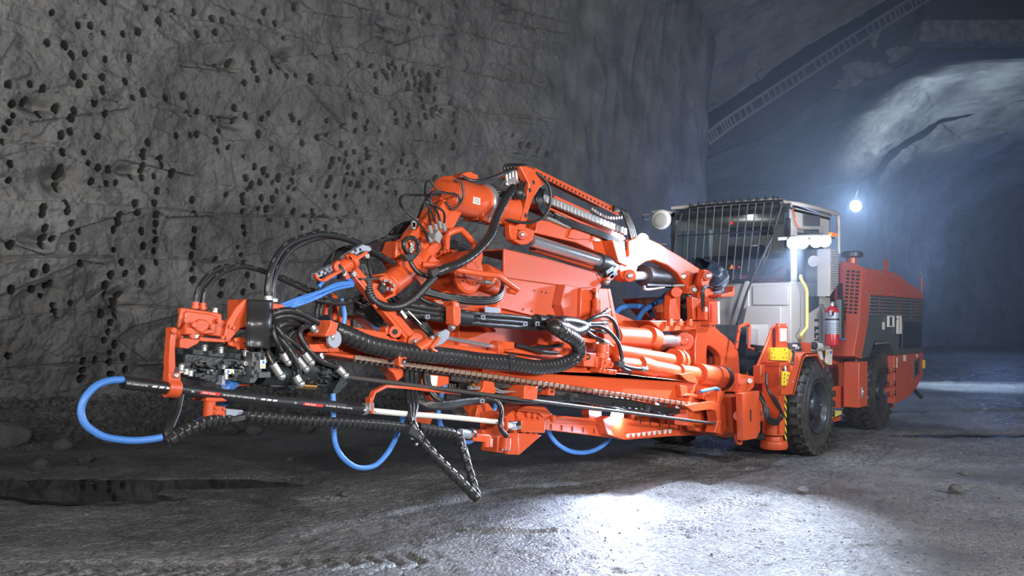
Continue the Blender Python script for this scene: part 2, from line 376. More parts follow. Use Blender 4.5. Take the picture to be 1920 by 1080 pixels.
# plan path: straight, then turning away round the corner
ang = math.radians(45); xs = []; cur = [A0[0], A0[1]]; px_, last = [], sv[0]
for s in sv:
    t = np.clip((s-SC_+.7)/1.5, 0, 1); a = ang+t*math.radians(70)
    if s <= SC_-.7: p = (A0[0]+WD[0]*s, A0[1]+WD[1]*s)
    else: p = (px_[-1][0]+math.cos(a)*(s-last), px_[-1][1]+math.sin(a)*(s-last))
    px_.append((p[0], p[1], math.sin(a), -math.cos(a))); last = s
px_ = np.array(px_)
XC = px_[:,0][None]+px_[:,2][None]*h; DD = px_[:,1][None]+px_[:,3][None]*h
P = np.stack([CAM[0]+XC*RV[0]+DD*DV[0], CAM[1]+XC*RV[1]+DD*DV[1], Zg+0*h], -1)
wall_ = grid_mesh('wall_left', P, ROCK)
hr = np.max([h[:-1,:-1], h[1:,:-1], h[:-1,1:], h[1:,1:]], axis=0)-np.min([h[:-1,:-1], h[1:,:-1], h[:-1,1:], h[1:,1:]], axis=0)
wall_.data.polygons.foreach_set('use_smooth', (hr < .06).reshape(-1))
tag(wall_, kind='structure', label='tall grey rock wall with rows of drilled holes')
# ---- ground
GR = bpy.data.materials.new('wet_gravel_ground'); GR.use_nodes = True
nt = GR.node_tree; L = nt.links.new; b = nt.nodes['Principled BSDF']; tc = nt.nodes.new('ShaderNodeTexCoord')
def NZ(sc, det=6, ro=.6):
    n = nt.nodes.new('ShaderNodeTexNoise'); n.inputs['Scale'].default_value = sc; n.inputs['Detail'].default_value = det; n.inputs['Roughness'].default_value = ro
    L(tc.outputs['Object'], n.inputs['Vector']); return n
n1, n2, n3 = NZ(.55, 8), NZ(9, 8, .7), NZ(60, 4, .7)
r = nt.nodes.new('ShaderNodeValToRGB'); r.color_ramp.elements[0].position = .35; r.color_ramp.elements[1].position = .66
r.color_ramp.elements[0].color = (.075,.074,.072,1); r.color_ramp.elements[1].color = (.23,.226,.22,1); L(n1.outputs['Fac'], r.inputs['Fac'])
vr = nt.nodes.new('ShaderNodeTexVoronoi'); vr.inputs['Scale'].default_value = 38; L(tc.outputs['Object'], vr.inputs['Vector'])
mx = nt.nodes.new('ShaderNodeMix'); mx.data_type = 'RGBA'; mx.blend_type = 'OVERLAY'; mx.inputs['Factor'].default_value = .6
L(r.outputs['Color'], mx.inputs['A']); L(vr.outputs['Color'], mx.inputs['B'])
hs = nt.nodes.new('ShaderNodeHueSaturation'); hs.inputs['Saturation'].default_value = .06; L(mx.outputs['Result'], hs.inputs['Color']); L(hs.outputs['Color'], b.inputs['Base Color'])
rr_ = nt.nodes.new('ShaderNodeMapRange'); rr_.inputs['From Min'].default_value = .35; rr_.inputs['From Max'].default_value = .65; rr_.inputs['To Min'].default_value = .22; rr_.inputs['To Max'].default_value = .62
L(n2.outputs['Fac'], rr_.inputs['Value']); L(rr_.outputs[0], b.inputs['Roughness'])
ma = nt.nodes.new('ShaderNodeMath'); ma.operation = 'MULTIPLY_ADD'; ma.inputs[1].default_value = .5; L(n3.outputs['Fac'], ma.inputs[0]); L(n2.outputs['Fac'], ma.inputs[2])
mb = nt.nodes.new('ShaderNodeMath'); mb.operation = 'MULTIPLY_ADD'; mb.inputs[1].default_value = -.5; L(vr.outputs['Distance'], mb.inputs[0]); L(ma.outputs[0], mb.inputs[2])
bp = nt.nodes.new('ShaderNodeBump'); bp.inputs['Strength'].default_value = 1.0; bp.inputs['Distance'].default_value = .042; L(mb.outputs[0], bp.inputs['Height']); L(bp.outputs['Normal'], b.inputs['Normal'])
b.inputs['Specular IOR Level'].default_value = .6
PUD = [(180,905,2.6,.9),(420,900,1.2,.3),(60,935,1.6,.5),(940,1000,.5,.12),(1860,815,1.6,.35),(1800,773,2.6,.3),(1300,870,1.3,.35),(610,940,.25,.1)]
def ruts(X, Y):
    z = 0*X
    def track(pts, w, dp, lug):
        nonlocal z
        pts = [G(*p) for p in pts]
        for a, b_ in zip(pts, pts[1:]):
            dx, dy = b_.x-a.x, b_.y-a.y; L_ = math.hypot(dx, dy); dx /= L_; dy /= L_
            al = (X-a.x)*dx+(Y-a.y)*dy; ac = -(X-a.x)*dy+(Y-a.y)*dx
            msk = np.clip((al+.1)*6, 0, 1)*np.clip((L_-al+.1)*6, 0, 1)*np.clip((w/2-np.abs(ac))*18, 0, 1)
            z = np.minimum(z, -dp*msk*(1+.0*al)) if not lug else z-dp*msk*(.35+.65*(np.sin((al+np.abs(ac)*.7)*2*math.pi/lug) > 0))
    track([(0,1068),(400,1062),(800,1052)], .45, .035, .16)
    track([(1330,960),(1600,870),(1650,830)], .5, .028, .13)
    track([(1250,1000),(1330,960)], .5, .028, .13)
    for q in (0, .06, .12):
        track([(520+q*500,940),(545+q*500,1000),(600+q*500,1040),(680+q*500,1080)], .03, .02, 0)
        track([(665+q*420,930),(690+q*420,975),(770+q*420,1020),(860+q*420,1060)], .03, .02, 0)
        track([(345+q*300,985),(365+q*300,1030),(400+q*300,1075)], .03, .018, 0)
    track([(960,908),(1060,893),(1115,905),(1128,918)], .05, .03, 0); track([(900,915),(960,908)], .05, .03, 0)
    track([(1480,700),(1720,720),(1900,690)], .4, .02, .2); track([(1740,690),(1830,735)], .35, .02, .2)
    return z
def ground_z(XC, D):
    X = CAM[0]+XC*RV[0]+D*DV[0]; Y = CAM[1]+XC*RV[1]+D*DV[1]
    z = .035*fbm(X*.7, Y*.7, 101, 4)+.024*fbm(X*5, Y*5, 111, 5, .6)+.013*(ridged(X*11, Y*11, 121, 3)-.5)
    z += .09*fbm(X*.12, Y*.12, 131, 2)*np.clip((D-13)/6, 0, 1)
    # bank of spoil rising to the wall
    dist = (XC-A0[0])*WN[0]+(D-A0[1])*WN[1]
    e = dist+.35*fbm(X*.6, Y*.6, 141, 3)
    z += np.where(D < 34, .42*np.clip((2.3-e)/2.3, 0, 1.2)**1.3, 0)*np.clip((24-(XC-A0[0]))/8, 0, 1)
    for px, py, a, c in PUD:
        p = G(px, py); q = ((X-p.x)*DV[0]+(Y-p.y)*DV[1])/c; w = ((X-p.x)*RV[0]+(Y-p.y)*RV[1])/a
        z -= .05*np.clip(1.3-(q*q+w*w), 0, 1)
    z += ruts(X, Y)
    return X, Y, z
dv = [4.8]
while dv[-1] < 75: dv.append(dv[-1]+max(.014, dv[-1]**2*.00027))
dv = np.array(dv); av = np.concatenate([np.linspace(-1.15,-.62, 60), np.arange(-.615,.64,.0026), np.linspace(.65,1.3,60)])
Ag, Dg = np.meshgrid(av, dv); X, Y, Zq = ground_z(Ag*Dg, Dg)
tag(grid_mesh('floor', np.stack([X, Y, Zq], -1), GR), kind='structure', label='wet gravel tunnel floor with tyre tracks')
# plain ground carrying on behind the camera
bg = MB(); bg.solid([W(-14,-9,-.25), W(14,-9,-.25), W(14,5,-.25), W(-14,5,-.25)], (0,0,.2), GR); tag(bg.build('floor_behind', smooth=False), kind='structure')
def hgt(p):
    xc = (p.x-CAM[0])*RV[0]+(p.y-CAM[1])*RV[1]; d = (p.x-CAM[0])*DV[0]+(p.y-CAM[1])*DV[1]
    return float(ground_z(np.array([xc]), np.array([d]))[2][0])
WAT = mat('puddle_water', (.02,.02,.02), .04, 0, .02, 8)
def puddle(px, py, a, c, lab):
    p = G(px, py); mb = MB(); n = 40; rp = []
    for i in range(n):
        w = 2*math.pi*i/n; k = 1+.22*math.sin(3*w+px)+.12*math.sin(7*w+py)
        rp.append(Vector((p.x+(RV[0]*math.cos(w)*a+DV[0]*math.sin(w)*c)*k, p.y+(RV[1]*math.cos(w)*a+DV[1]*math.sin(w)*c)*k, -.045)))
    zz = min(hgt(p), -.02)
    for q in rp: q.z = zz-.012
    mb.solid(rp, (0,0,.03), WAT); tag(mb.build('puddle', smooth=False), lab, 'puddle', 'puddles on the gravel floor')
for q, lab in zip(PUD[:1]+PUD[4:6], ['long dark puddle at the foot of the spoil bank','small dark puddle right of the rear wheel','long shallow puddle behind the rear wheel']): puddle(q[0], q[1], q[2]*.95, q[3]*.95, lab)
# ---- stones
def rock(c, r, seed, sub=2, sq=(1,1,.75)):
    bm = bmesh.new(); bmesh.ops.create_icosphere(bm, subdivisions=sub, radius=1)
    rs = random.Random(seed); off = Vector((rs.random()*50, rs.random()*50, rs.random()*50)); pl = [Vector((rs.gauss(0,1), rs.gauss(0,1), rs.gauss(0,1))).normalized() for _ in range(9)]
    for v in bm.verts:
        co = v.co.copy(); 
        for n in pl:
            e = co.dot(n)
            if e > .72: co -= n*(e-.72)*.85
        co *= 1+.22*noise.noise(co*1.3+off); v.co = Vector((co.x*sq[0], co.y*sq[1], co.z*sq[2]))*r+Vector(c)
    vs = [v.co.copy() for v in bm.verts]; fs = [[v.index for v in f.verts] for f in bm.faces]; bm.free(); return vs, fs
STONE = rockmat('loose_stone', (.07,.068,.065), (.19,.185,.18), .7, .8, 3)
rub = MB(); rs = random.Random(5); tmpl = [rock((0,0,0), 1, i, 1, (1, rs.uniform(.6,1), rs.uniform(.5,.85))) for i in range(14)]
V = []; FQ = []; 
def scatter(n, xr, er, rr0, rr1, sink=.3):
    for i in range(n):
        s = rs.uniform(*xr); e = er[0]+(er[1]-er[0])*rs.random()**1.3; xc = A0[0]+WD[0]*s+WN[0]*e; d = A0[1]+WD[1]*s+WN[1]*e
        if d < 6: continue
        a = xc/d
        if abs(a) > .6: continue
        V.append((xc, d, rr0+(rr1-rr0)*rs.random()**3))
scatter(6500, (-2, 17), (.0, 2.6), .02, .10); scatter(1500, (-3, 17), (2.3, 3.4), .012, .06)
for i in range(2600):                                          # loose gravel over the floor
    d = 6+9*rs.random()**1.2; xc = rs.uniform(-.56, .56)*d; V.append((xc, d, .004+.011*rs.random()**3))
xs_ = np.array([v[0] for v in V]); ds_ = np.array([v[1] for v in V]); GX, GY, GZ = ground_z(xs_, ds_)
VA = []; FA = []; nb = 0
for i, (xc, d, r) in enumerate(V):
    tv, tf = tmpl[i % 14]; a = rs.uniform(0, 6.28); ca, sa = math.cos(a)*r, math.sin(a)*r
    t = np.array([[v.x*ca-v.y*sa+GX[i], v.x*sa+v.y*ca+GY[i], v.z*r+GZ[i]+r*.2] for v in tv]); VA.append(t); FA += [[q+nb for q in f] for f in tf]; nb += len(tv)
me = bpy.data.meshes.new('gravel'); me.from_pydata(np.concatenate(VA).tolist(), [], FA); me.materials.append(STONE)
o = bpy.data.objects.new('gravel', me); COL.objects.link(o); tag(o, 'grey broken rock and gravel spoil lying along the wall foot', 'gravel', kind='stuff')
BO = [(5,838,.30,'large rounded grey boulder at the left edge beneath the rock wall'),(76,880,.13,'flat grey stone on the shore of the long puddle'),(203,832,.085,'pale stone under the leftmost blue hose loop'),(430,812,.17,'broad dark boulder below the hinge of the spiral wrapped hose'),
      (472,812,.13,'angular grey boulder right of the broad dark one by the wall'),(577,812,.12,'grey stone left of the hanging blue hose, at the wall foot'),(648,936,.05,'small pale stone on the tracks in front of the blue hose'),(543,863,.06,'small pale stone between puddle and spoil bank'),
      (1508,926,.07,'dark lump of rock right of the front wheel on the gravel'),(1790,925,.08,'dark lump of rock on the gravel far right'),(118,842,.14,'dark angular boulder in the spoil bank, right of the left-edge boulder'),(160,868,.10,'wedge-shaped stone where the spoil bank meets the puddle'),(1810,890,.05,'small dark stone above the dark lump on the right gravel')]
for i, (px, py, r, lab) in enumerate(BO):
    p = G(px, py); z = hgt(p)
    if z > .05:
        p = G(px, py, z); z = hgt(p)
    vs, fs = rock((p.x, p.y, z+r*.4), r, 200+i, 3, (1.1,1,.8)); mb = MB(); mb.add(vs, fs, STONE); tag(mb.build('boulder', smooth=False), lab, 'rock')
# ---- tunnel mouth, vault and far walls
def surf(name, rows, nz, amp, fr_, m, seed, kind='structure', label=None, fold=0):
    """ruled surface through rows of world points, displaced by noise"""
    R = len(rows); Cn = len(rows[0]); A = np.array([[tuple(p) for p in r] for r in rows])
    ui = np.linspace(0, R-1, nz[0]); vi = np.linspace(0, Cn-1, nz[1]); i0 = np.minimum(ui.astype(int), R-2); j0 = np.minimum(vi.astype(int), Cn-2)
    fu = (ui-i0)[:,None,None]; fv = (vi-j0)[None,:,None]
    g = lambda i, j: A[i][:, j]
    Pn = (g(i0,j0)*(1-fv)+g(i0,j0+1)*fv)*(1-fu)+(g(i0+1,j0)*(1-fv)+g(i0+1,j0+1)*fv)*fu
    du = np.gradient(Pn, axis=0); dvv = np.gradient(Pn, axis=1); N = np.cross(du, dvv); N /= np.linalg.norm(N, axis=2, keepdims=True)+1e-9
    q = Pn[...,0]*.7+Pn[...,1]*.7; w = Pn[...,2]+.2*Pn[...,0]; 
    hh = fbm(q*fr_, w*fr_*.8, seed, 6, .55)+.5*(ridged(q*fr_*2.2, w*fr_*(.5 if fold else 1.6), seed+9)-.5)
    return tag(grid_mesh(name, Pn+N*(hh*amp)[...,None], m), kind=kind, label=label)
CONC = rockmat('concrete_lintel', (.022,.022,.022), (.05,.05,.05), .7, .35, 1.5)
WASH = rockmat('lime_washed_concrete', (.08,.08,.078), (.24,.24,.23), .8, .3, 4)
D0 = 31.0
top = [(1290,262),(1330,238),(1420,180),(1500,128),(1600,62),(1700,0),(1800,-60),(2100,-150)]
bot = [(1250,330),(1380,270),(1440,250),(1490,220),(1570,163),(1665,133),(1722,100),(2100,84)]
# cavern roof in front of the mouth
surf('ceiling', [[TD(x-60, y+12, D0+.3) for x, y in top], [TD(x-60, y-40, D0-.5) for x, y in top], [TD(x-60, y-120, D0-1.6) for x, y in top], [TD(x-60, y-240, D0-3.5) for x, y in top], [TD(x-60, y-420, D0-8) for x, y in top]], (260,420), .45, .42, ROCK, 301, label='rough rock roof of the cavern')
# cavern roof over the machine and the wall opposite, mostly outside the picture
pm = MB()
n = len(top)
for i in range(n-1):
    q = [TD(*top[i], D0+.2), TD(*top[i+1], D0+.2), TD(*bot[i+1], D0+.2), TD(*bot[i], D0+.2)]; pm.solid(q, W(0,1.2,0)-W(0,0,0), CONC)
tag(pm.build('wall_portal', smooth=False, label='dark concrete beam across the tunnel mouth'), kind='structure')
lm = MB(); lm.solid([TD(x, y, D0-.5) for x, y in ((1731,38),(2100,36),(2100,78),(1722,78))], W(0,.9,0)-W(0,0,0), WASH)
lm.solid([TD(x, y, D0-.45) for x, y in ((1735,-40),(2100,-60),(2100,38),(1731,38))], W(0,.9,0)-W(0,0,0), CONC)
tag(lm.build('trim_lintel', smooth=False, label='lintel with flaking lime wash above the tunnel'), kind='structure')
# patches of old lime wash, ragged
for k_, (cx, cy, wx, wy, sd) in enumerate(((1612,138,46,22,1),(1683,100,22,13,2),(1640,72,8,14,3))):
    w_ = MB(); rs2 = random.Random(sd); pts = []
    for i in range(44):
        a = 2*math.pi*i/44; kk = 1+.28*math.sin(3*a+sd)+rs2.uniform(-.16,.16); pts.append(TD(cx+math.cos(a)*wx*kk, cy+math.sin(a)*wy*kk-.28*math.cos(a)*wx, D0+.19))
    w_.solid(pts, W(0,.02,0)-W(0,0,0), WASH); tag(w_.build('trim_lime_wash', smooth=False), kind='structure')
# vault: from the mouth back to the inner, lower tunnel
v0 = [(1180,660),(1200,420),(1260,320),(1380,268),(1440,250),(1490,222),(1570,165),(1665,136),(1722,104),(1830,90),(2100,84)]
v1 = [(1300,650),(1310,520),(1380,440),(1500,392),(1560,365),(1610,335),(1645,308),(1700,262),(1760,226),(1850,200),(2020,165)]
v1 = [(1330,648),(1345,520),(1400,440),(1500,400),(1560,372),(1610,340),(1645,308),(1700,262),(1760,226),(1850,200),(2020,165)]
mid = [((a+c)/2-8, (b_+d_)/2-10) for (a, b_), (c, d_) in zip(v0, v1)]
surf('ceiling_vault', [[TD(x, y, D0+.6) for x, y in v0], [TD(x, y, 35) for x, y in mid], [TD(x, y, 40) for x, y in v1]], (220,360), .55, .42, ROCKB, 401, label='sprayed concrete vault inside the tunnel mouth')
w1 = [(1600,655),(1612,500),(1630,400),(1645,310),(1700,262),(1760,226),(1850,200),(2020,165)]
w2 = [(1640,652),(1652,500),(1668,400),(1690,330),(1740,285),(1800,255),(1880,232),(2040,200)]
w3 = [(1700,650),(1712,500),(1725,420),(1750,370),(1790,335),(1840,312),(1920,290),(2060,265)]
w4 = [(1800,648),(1812,520),(1825,460),(1850,425),(1880,400),(1920,380),(2000,360),(2090,345)]
w5 = [(2050,646),(2050,560),(2050,520),(2060,500),(2070,480),(2080,460),(2090,450),(2100,440)]
surf('wall_tunnel', [[TD(x, y, d) for x, y in w] for w, d in ((w1,40),(w2,42),(w3,46),(w4,54),(w5,64))], (300,380), .85, .42, ROCKB, 501, label='dark blue-lit rock wall of the bending tunnel', fold=1)
surf('wall_back', [[TD(x, y, 40.5) for x in (1000,1300,1450,1560,1625)] for y in (700,600,500,400,250)], (120,200), .6, .4, ROCKB, 601, label='rock wall behind the machine cab')
# right side wall off the picture keeps light in
# ---- ladder-like cable tray under the cavern roof
lad = MB(); Lp = [(1322,252),(1370,216),(1470,150),(1570,84),(1670,20),(1740,-22)]; dd = D0-.8
a_ = [TD(x, y, dd) for x, y in Lp]; b_ = [TD(x+7, y+19, dd) for x, y in Lp]
for q in (a_, b_):
    for i in range(len(q)-1): lad.bar(q[i], q[i+1], .07, .09, 'louv')
rt = empty('cable_ladder', TD(1322,252,dd)); tag(rt, 'long metal cable ladder climbing under the cavern roof above the tunnel mouth', 'ladder')
lad.build('rail', rt)
rg = MB()
for i in range(46):
    t = (i+.5)/46*5; j = min(4, int(t)); q0 = a_[j].lerp(a_[j+1], t-j); q1 = b_[j].lerp(b_[j+1], t-j)
    if i % 9 == 4: continue
    rg = MB(); rg.bar(q0, q1, .05, .05, 'louv'); rg.build('rung', rt)
lad2 = MB(); lad2.tube([TD(1425,150,dd), TD(1418,140,dd), TD(1430,128,dd)], .02, 'blk', 6); lad2.build('cable_end', rt)
# ---- far lamp
fl = empty('flood_lamp', TD(1605,386,20)); tag(fl, 'round lit work lamp hanging in the tunnel behind the white cab', 'lamp')
c = TD(1605,386,20); tw = (W(0,-1,0)-W(0,0,0))
m_ = MB(); m_.lathe(c+tw*-.02, -tw, [(0,.13),(.05,.15),(.16,.12),(.2,.05)], 'blkm', 24); m_.build('housing', fl)
m_ = MB(); m_.lathe(c, tw, [(-.02,.12),(0,.12),(.02,.10),(.03,.05)], 'lampf', 24); m_.build('lens', fl)
m_ = MB(); m_.tube([c+Vector((0,0,.15)), c+Vector((.1,.1,.5)), c-tw*3+Vector((-1,0,.6)), TD(1460,345,30), TD(1330,350,32)], .012, 'blk', 6); m_.build('cable', fl)
# ================================================================ the drill rig
RIG = empty('drill_rig', (0,0,0))
tag(RIG, 'orange underground drilling rig with folded boom, white cab and big black tyres', 'drill rig')
def part(name, parent=RIG, loc=None):
    o = empty(name); o.parent = parent; return o
def path(p): return [T(q[0], q[1], q[2]) for q in p]
def smooth_pts(pts, seg=8):
    q = [pts[0]*2-pts[1]]+pts+[pts[-1]*2-pts[-2]]; out = []
    for i in range(1, len(q)-2):
        for k in range(seg):
            t = k/seg; a,b,c,d = q[i-1],q[i],q[i+1],q[i+2]
            out.append(.5*((2*b)+(c-a)*t+(2*a-5*b+4*c-d)*t*t+(3*b-a-3*c+d)*t**3))
    return out+[q[-2]]
def dashes(mb, pts, r, gap=.10, ln=.028, w=.13, m='chain', start=.05, face=(-.62,-.62,.48)):
    sp = smooth_pts(pts, 14); L_ = [0]; n = Vector(face).normalized()
    for a, b in zip(sp, sp[1:]): L_.append(L_[-1]+(b-a).length)
    def at(d):
        for i in range(len(L_)-1):
            if L_[i+1] >= d: return sp[i].lerp(sp[i+1], (d-L_[i])/max(1e-9, L_[i+1]-L_[i]))
        return sp[-1]
    d = start; rs = random.Random(int(r*1e5)+len(pts))
    while d+ln < L_[-1]:
        l = ln*rs.uniform(.4, 1.6); a, b = at(d), at(min(L_[-1], d+l)); t = (b-a)
        if t.length > 1e-4:
            t.normalize(); o = (n-t*n.dot(t))
            if o.length > .2:
                o.normalize(); x = t.cross(o)*r*w; q = o*r*.97
                mb.solid([a-x+q, b-x+q, b+x+q, a+x+q], o*r*.07, m)
        d += l+gap*rs.uniform(.4, 1.3)
def hose(name, pix, r, parent, dash=True, m='blk', wrap=0, n=12, pts=None, fit=None):
    pts = pts or path(pix); mb = MB()
    if wrap:
        wrap *= 1.3; gd, gw = (.17, .15) if r > .04 else (.30, .22); rf = (wrap/10, lambda s, w: (1-gd*(((s/wrap+w/6.283) % 1) < gw)+.035*((s/wrap+w/6.283) % 1)))
        mb.tube(pts, r, 'wrap', 20, rf=rf, seg=10)
    else:
        mb.tube(pts, r, m, n, seg=8)
        if dash: dashes(mb, pts, r)
    if fit:
        for e in fit:
            a, b = (pts[0], pts[1]) if e == 0 else (pts[-1], pts[-2]); t = (b-a).normalized()
            mb.cyl(a-t*.02, a+t*.06, r*1.25, 'steel', 12); mb.cyl(a-t*.035, a-t*.005, r*1.5, 'steel', 6)
    return mb.build(name, parent, ang=45)
def bez(*q): return list(q)
# ---------------- wheels
def wheel(name, c, R=.635, w=.44, lug=28, sub=0.0):
    """c = centre of the outer face; axis along +y (inwards)"""
    p = part(name); c = Vector(c); sg = 1 if c.y < 1 else -1; ax = Vector((0,sg,0))
    t = MB()
    prof = [(.05,.335),(.012,.36),(0,.41),(-.006,.47),(.0,.53),(.02,.585),(.05,.612),(.08,.605),(w-.08,.605),(w-.05,.612),(w-.02,.585),(w,.53),(w,.40),(w-.05,.335)]
    t.lathe(c, ax, prof, 'tyre', 72, caps=False)
    for ringr in (.395,.445,.515):
        t.lathe(c-ax*.004, ax, [(.008,ringr-.006),(-.002,ringr-.003),(-.002,ringr+.003),(.008,ringr+.006)], 'tyre', 72, caps=False)
    for i in range(lug):                      # zigzag lugs, two staggered rows
        for side in (0, 1):
            a0 = 2*math.pi*(i+.5*side)/lug; da = 2*math.pi/lug*.30
            def pt_(y, a, r): return c+ax*y+Vector((math.cos(a)*r, 0, math.sin(a)*r))
            y0, y1, y2 = (0.012, w*.30, w*.54) if side == 0 else (w-.012, w*.70, w*.46)
            sk = 2*math.pi/lug*.55
            for (ya, yb, aa, ab, ra, rb) in ((y0, y1, a0, a0, .585, R), (y1, y2, a0, a0+sk, R, R)):
                lo = [pt_(ya, aa-da, .57), pt_(ya, aa+da, .57), pt_(yb, ab+da, .59), pt_(yb, ab-da, .59)]
                hi = [pt_(ya, aa-da, ra if ra == R else .61), pt_(ya, aa+da, ra if ra == R else .61), pt_(yb, ab+da, rb), pt_(yb, ab-da, rb)]
                t.add(lo+hi, [[0,1,2,3],[7,6,5,4],[0,4,5,1],[1,5,6,2],[2,6,7,3],[3,7,4,0]], 'tyre')
            if side == 0 or True:
                ys = -.004 if side == 0 else w+.004
                lo = [pt_(ys, a0-da, .615), pt_(ys, a0+da, .615), pt_(ys, a0+da*.6, .545), pt_(ys, a0-da*.6, .545)]
                inn = [q+ax*(.03 if side == 0 else -.03) for q in lo]
                t.add(lo+inn, [[0,1,2,3],[7,6,5,4],[0,4,5,1],[1,5,6,2],[2,6,7,3],[3,7,4,0]], 'tyre')
    t.build('tyre', p, ang=32)
    for q in range(8):
        pass
    r = MB(); r.lathe(c, ax, [(.02,.345),(.005,.342),(.005,.325),(.03,.318),(.06,.30),(.10,.29),(.13,.285),(.14,.24),(.145,.16),(.12,.15),(.12,.02)], 'rim', 56, caps=False)
    r.lathe(c, ax, [(w-.05,.335),(.2,.30),(.15,.29)], 'rim', 40, caps=False)
    r.build('rim', p, ang=35)
    h = MB(); h.lathe(c, ax, [(.14,.165),(.03,.150),(.015,.14),(.01,.12),(.0,.03)], 'blkm', 40)
    for i in range(10):
        a = 2*math.pi*i/10; q = c+ax*.135+Vector((math.cos(a)*.195,0,math.sin(a)*.195)); h.cyl(q, q-ax*.035, .014, 'blkm', 6)
    for i in range(6):
        a = 2*math.pi*i/6+.2; q = c+ax*.012+Vector((math.cos(a)*.105,0,math.sin(a)*.105)); h.cyl(q, q-ax*.012, .010, 'steel' if i == 0 else 'blkm', 6)
    h.build('hub', p)
    return p
FW = T(1535,770,0); RWc = Vector((3.40,.20,0)); RWc.z = .625
wheel('front_wheel', (FW.x, 0, .625)); wheel('rear_wheel', RWc)
wheel('front_wheel', (FW.x, 2.30, .625)); wheel('rear_wheel', (RWc.x, 2.15, .625))
# ---------------- chassis
ch = part('chassis')
b = MB(); b.box((-1.55,.62,.48),(2.2,1.7,.98)); b.box((2.2,.6,.52),(5.3,1.75,1.0)); b.box((-.35,.36,.42),(.2,1.95,.82)); b.cyl((FW.x,.3,.625),(FW.x,2.0,.625),.14); b.cyl((RWc.x,.5,.625),(RWc.x,1.85,.625),.14)
b.cyl((1.75,1.15,.4),(1.75,1.15,1.15),.16); b.build('frame', ch, .012)
b = MB(); b.pr([(1581,700),(1581,676),(1560,640),(1545,640),(1545,765),(1583,765)], .55, .75); b.pr([(1558,724),(1582,724),(1582,765),(1560,765)], .30, .6)
b.pr([(1560,650),(1586,640),(1586,672),(1562,690)], .45,.5); b.bolts([T(1566+5*i, 646, .45) for i in range(4)])
for z in (.35,.5): b.box((1.2,.35,z),(1.5,.5,z+.05))
b.build('mid_frame', ch, .008)
# step
b = MB(); b.pr([(1561,770),(1578,770),(1578,777),(1561,784)], .30,.62,'yelp'); b.pr([(1561,786),(1577,780),(1577,788),(1562,792)], .32,.6,'org')
b.pr([(1559,733),(1567,731),(1567,744),(1559,746)], .3,.5,'yelp'); b.pr([(1560,730),(1562,730),(1562,775),(1560,775)],.34,.36,'org'); b.build('step', ch, .004, label='yellow step tread')
# front fender
b = MB(); fo = [(1466,741),(1485,740),(1503,668),(1508,661),(1533,659),(1536,662),(1545,688)]
fi = [T(x,y,-.03) for x,y in fo]; cc = Vector((FW.x,-.03,.625))
def offs(p, k): return Vector((p.x+(cc.x-p.x)*k, p.y, p.z+(cc.z-p.z)*k))
poly = [T(1466,741,-.03), T(1485,740,-.03), T(1503,669,-.03), T(1509,662,-.03), T(1533,660,-.03), T(1546,688,-.03)]
for i in range(1, 5):
    a, c = poly[i], poly[i+1]; b.solid([a, c, offs(c,.035), offs(a,.035)], (0,.5,0)); b.solid([a, c, offs(c,.07), offs(a,.07)], (0,.02,0))
b.solid([poly[0], poly[1], T(1500,680,-.03), T(1494,663,-.03), T(1482,698,-.03), T(1468,700,-.03)], (0,.03,0))
b.bolts([T(1512,667,-.03), T(1486,716,-.03)], m='steel'); b.build('fender', ch, .006)
b = MB(); b.pr([(1533,659),(1540,655),(1548,690),(1546,700)], .35,.4,'white'); b.pr([(1549,655),(1561,655),(1560,684),(1548,684)], .30,.31,'white')
b.build('warning_plate', ch, label='white warning plates')
for (x, y) in ((1554,661),(1554,681)):
    b = MB(); b.pr([(x-4,y+2),(x+1,y+2),(x-1.5,y-3)], .29,.30,'yel'); b.build('warning_sign', ch, label='yellow warning triangle')
b = MB(); b.pr([(1557,658),(1560,658),(1560,663),(1557,663)], .29,.30,'bluelbl'); b.build('warning_sign', ch, label='blue pictogram')
# ---------------- front frame, jack, brackets
ff = part('front_frame')
b = MB(); PO = [(1310,600),(1322,603),(1345,618),(1372,640),(1386,662),(1388,737),(1300,737),(1300,640)]
n_ = 12
Oo = [(1311,600),(1323,604),(1340,615),(1357,627),(1374,642),(1385,660),(1388,700),(1388,738),(1345,738),(1304,738),(1304,690),(1304,640)]
Hh = [(1326,650),(1330,648),(1335,651),(1341,655),(1347,661),(1352,668),(1353,680),(1353,693),(1340,695),(1326,694),(1325,680),(1325,665)]
b.ring([T(x,y,.62) for x,y in Oo], [T(x,y,.62) for x,y in Hh], (0,.10,0)); b.ring([T(x,y,.62)+Vector((0,.95,0)) for x,y in Oo], [T(x,y,.62)+Vector((0,.95,0)) for x,y in Hh], (0,.10,0))
b.build('side_plate', ff, .012)
b = MB(); b.pr([(1304,738),(1388,738),(1388,800),(1330,815),(1300,805)], .66,1.5); b.pr([(1340,610),(1360,632),(1360,700),(1330,730),(1312,720)], .95,1.05)
b.pr([(1355,700),(1420,705),(1420,735),(1360,735)], .45,1.6); b.cyl(T(1333,668,.85), T(1333,692,.85)+Vector((0,0,-.05)), .07)
b.build('cross_member', ff, .01)
b = MB(); b.pr([(1392,738),(1416,735),(1419,822),(1395,826)], .02,.10); b.pr([(1416,735),(1424,733),(1426,806),(1419,822)], .05,.3); b.pr([(1370,745),(1395,740),(1395,815),(1375,812)], .25,.7)
b.pr([(1420,740),(1440,735),(1440,790),(1422,790)], .2,.5); b.cyl(T(1424,776,.1), T(1424,776,.2), .06); b.cyl(T(1384,780,.1), T(1384,780,.26), .055)
b.bolts([T(1384,779,.1), T(1424,776,.08)], r=.03, h=.02); b.pr([(1407,768),(1409,768),(1409,790),(1407,790)], .015,.02,'dark')
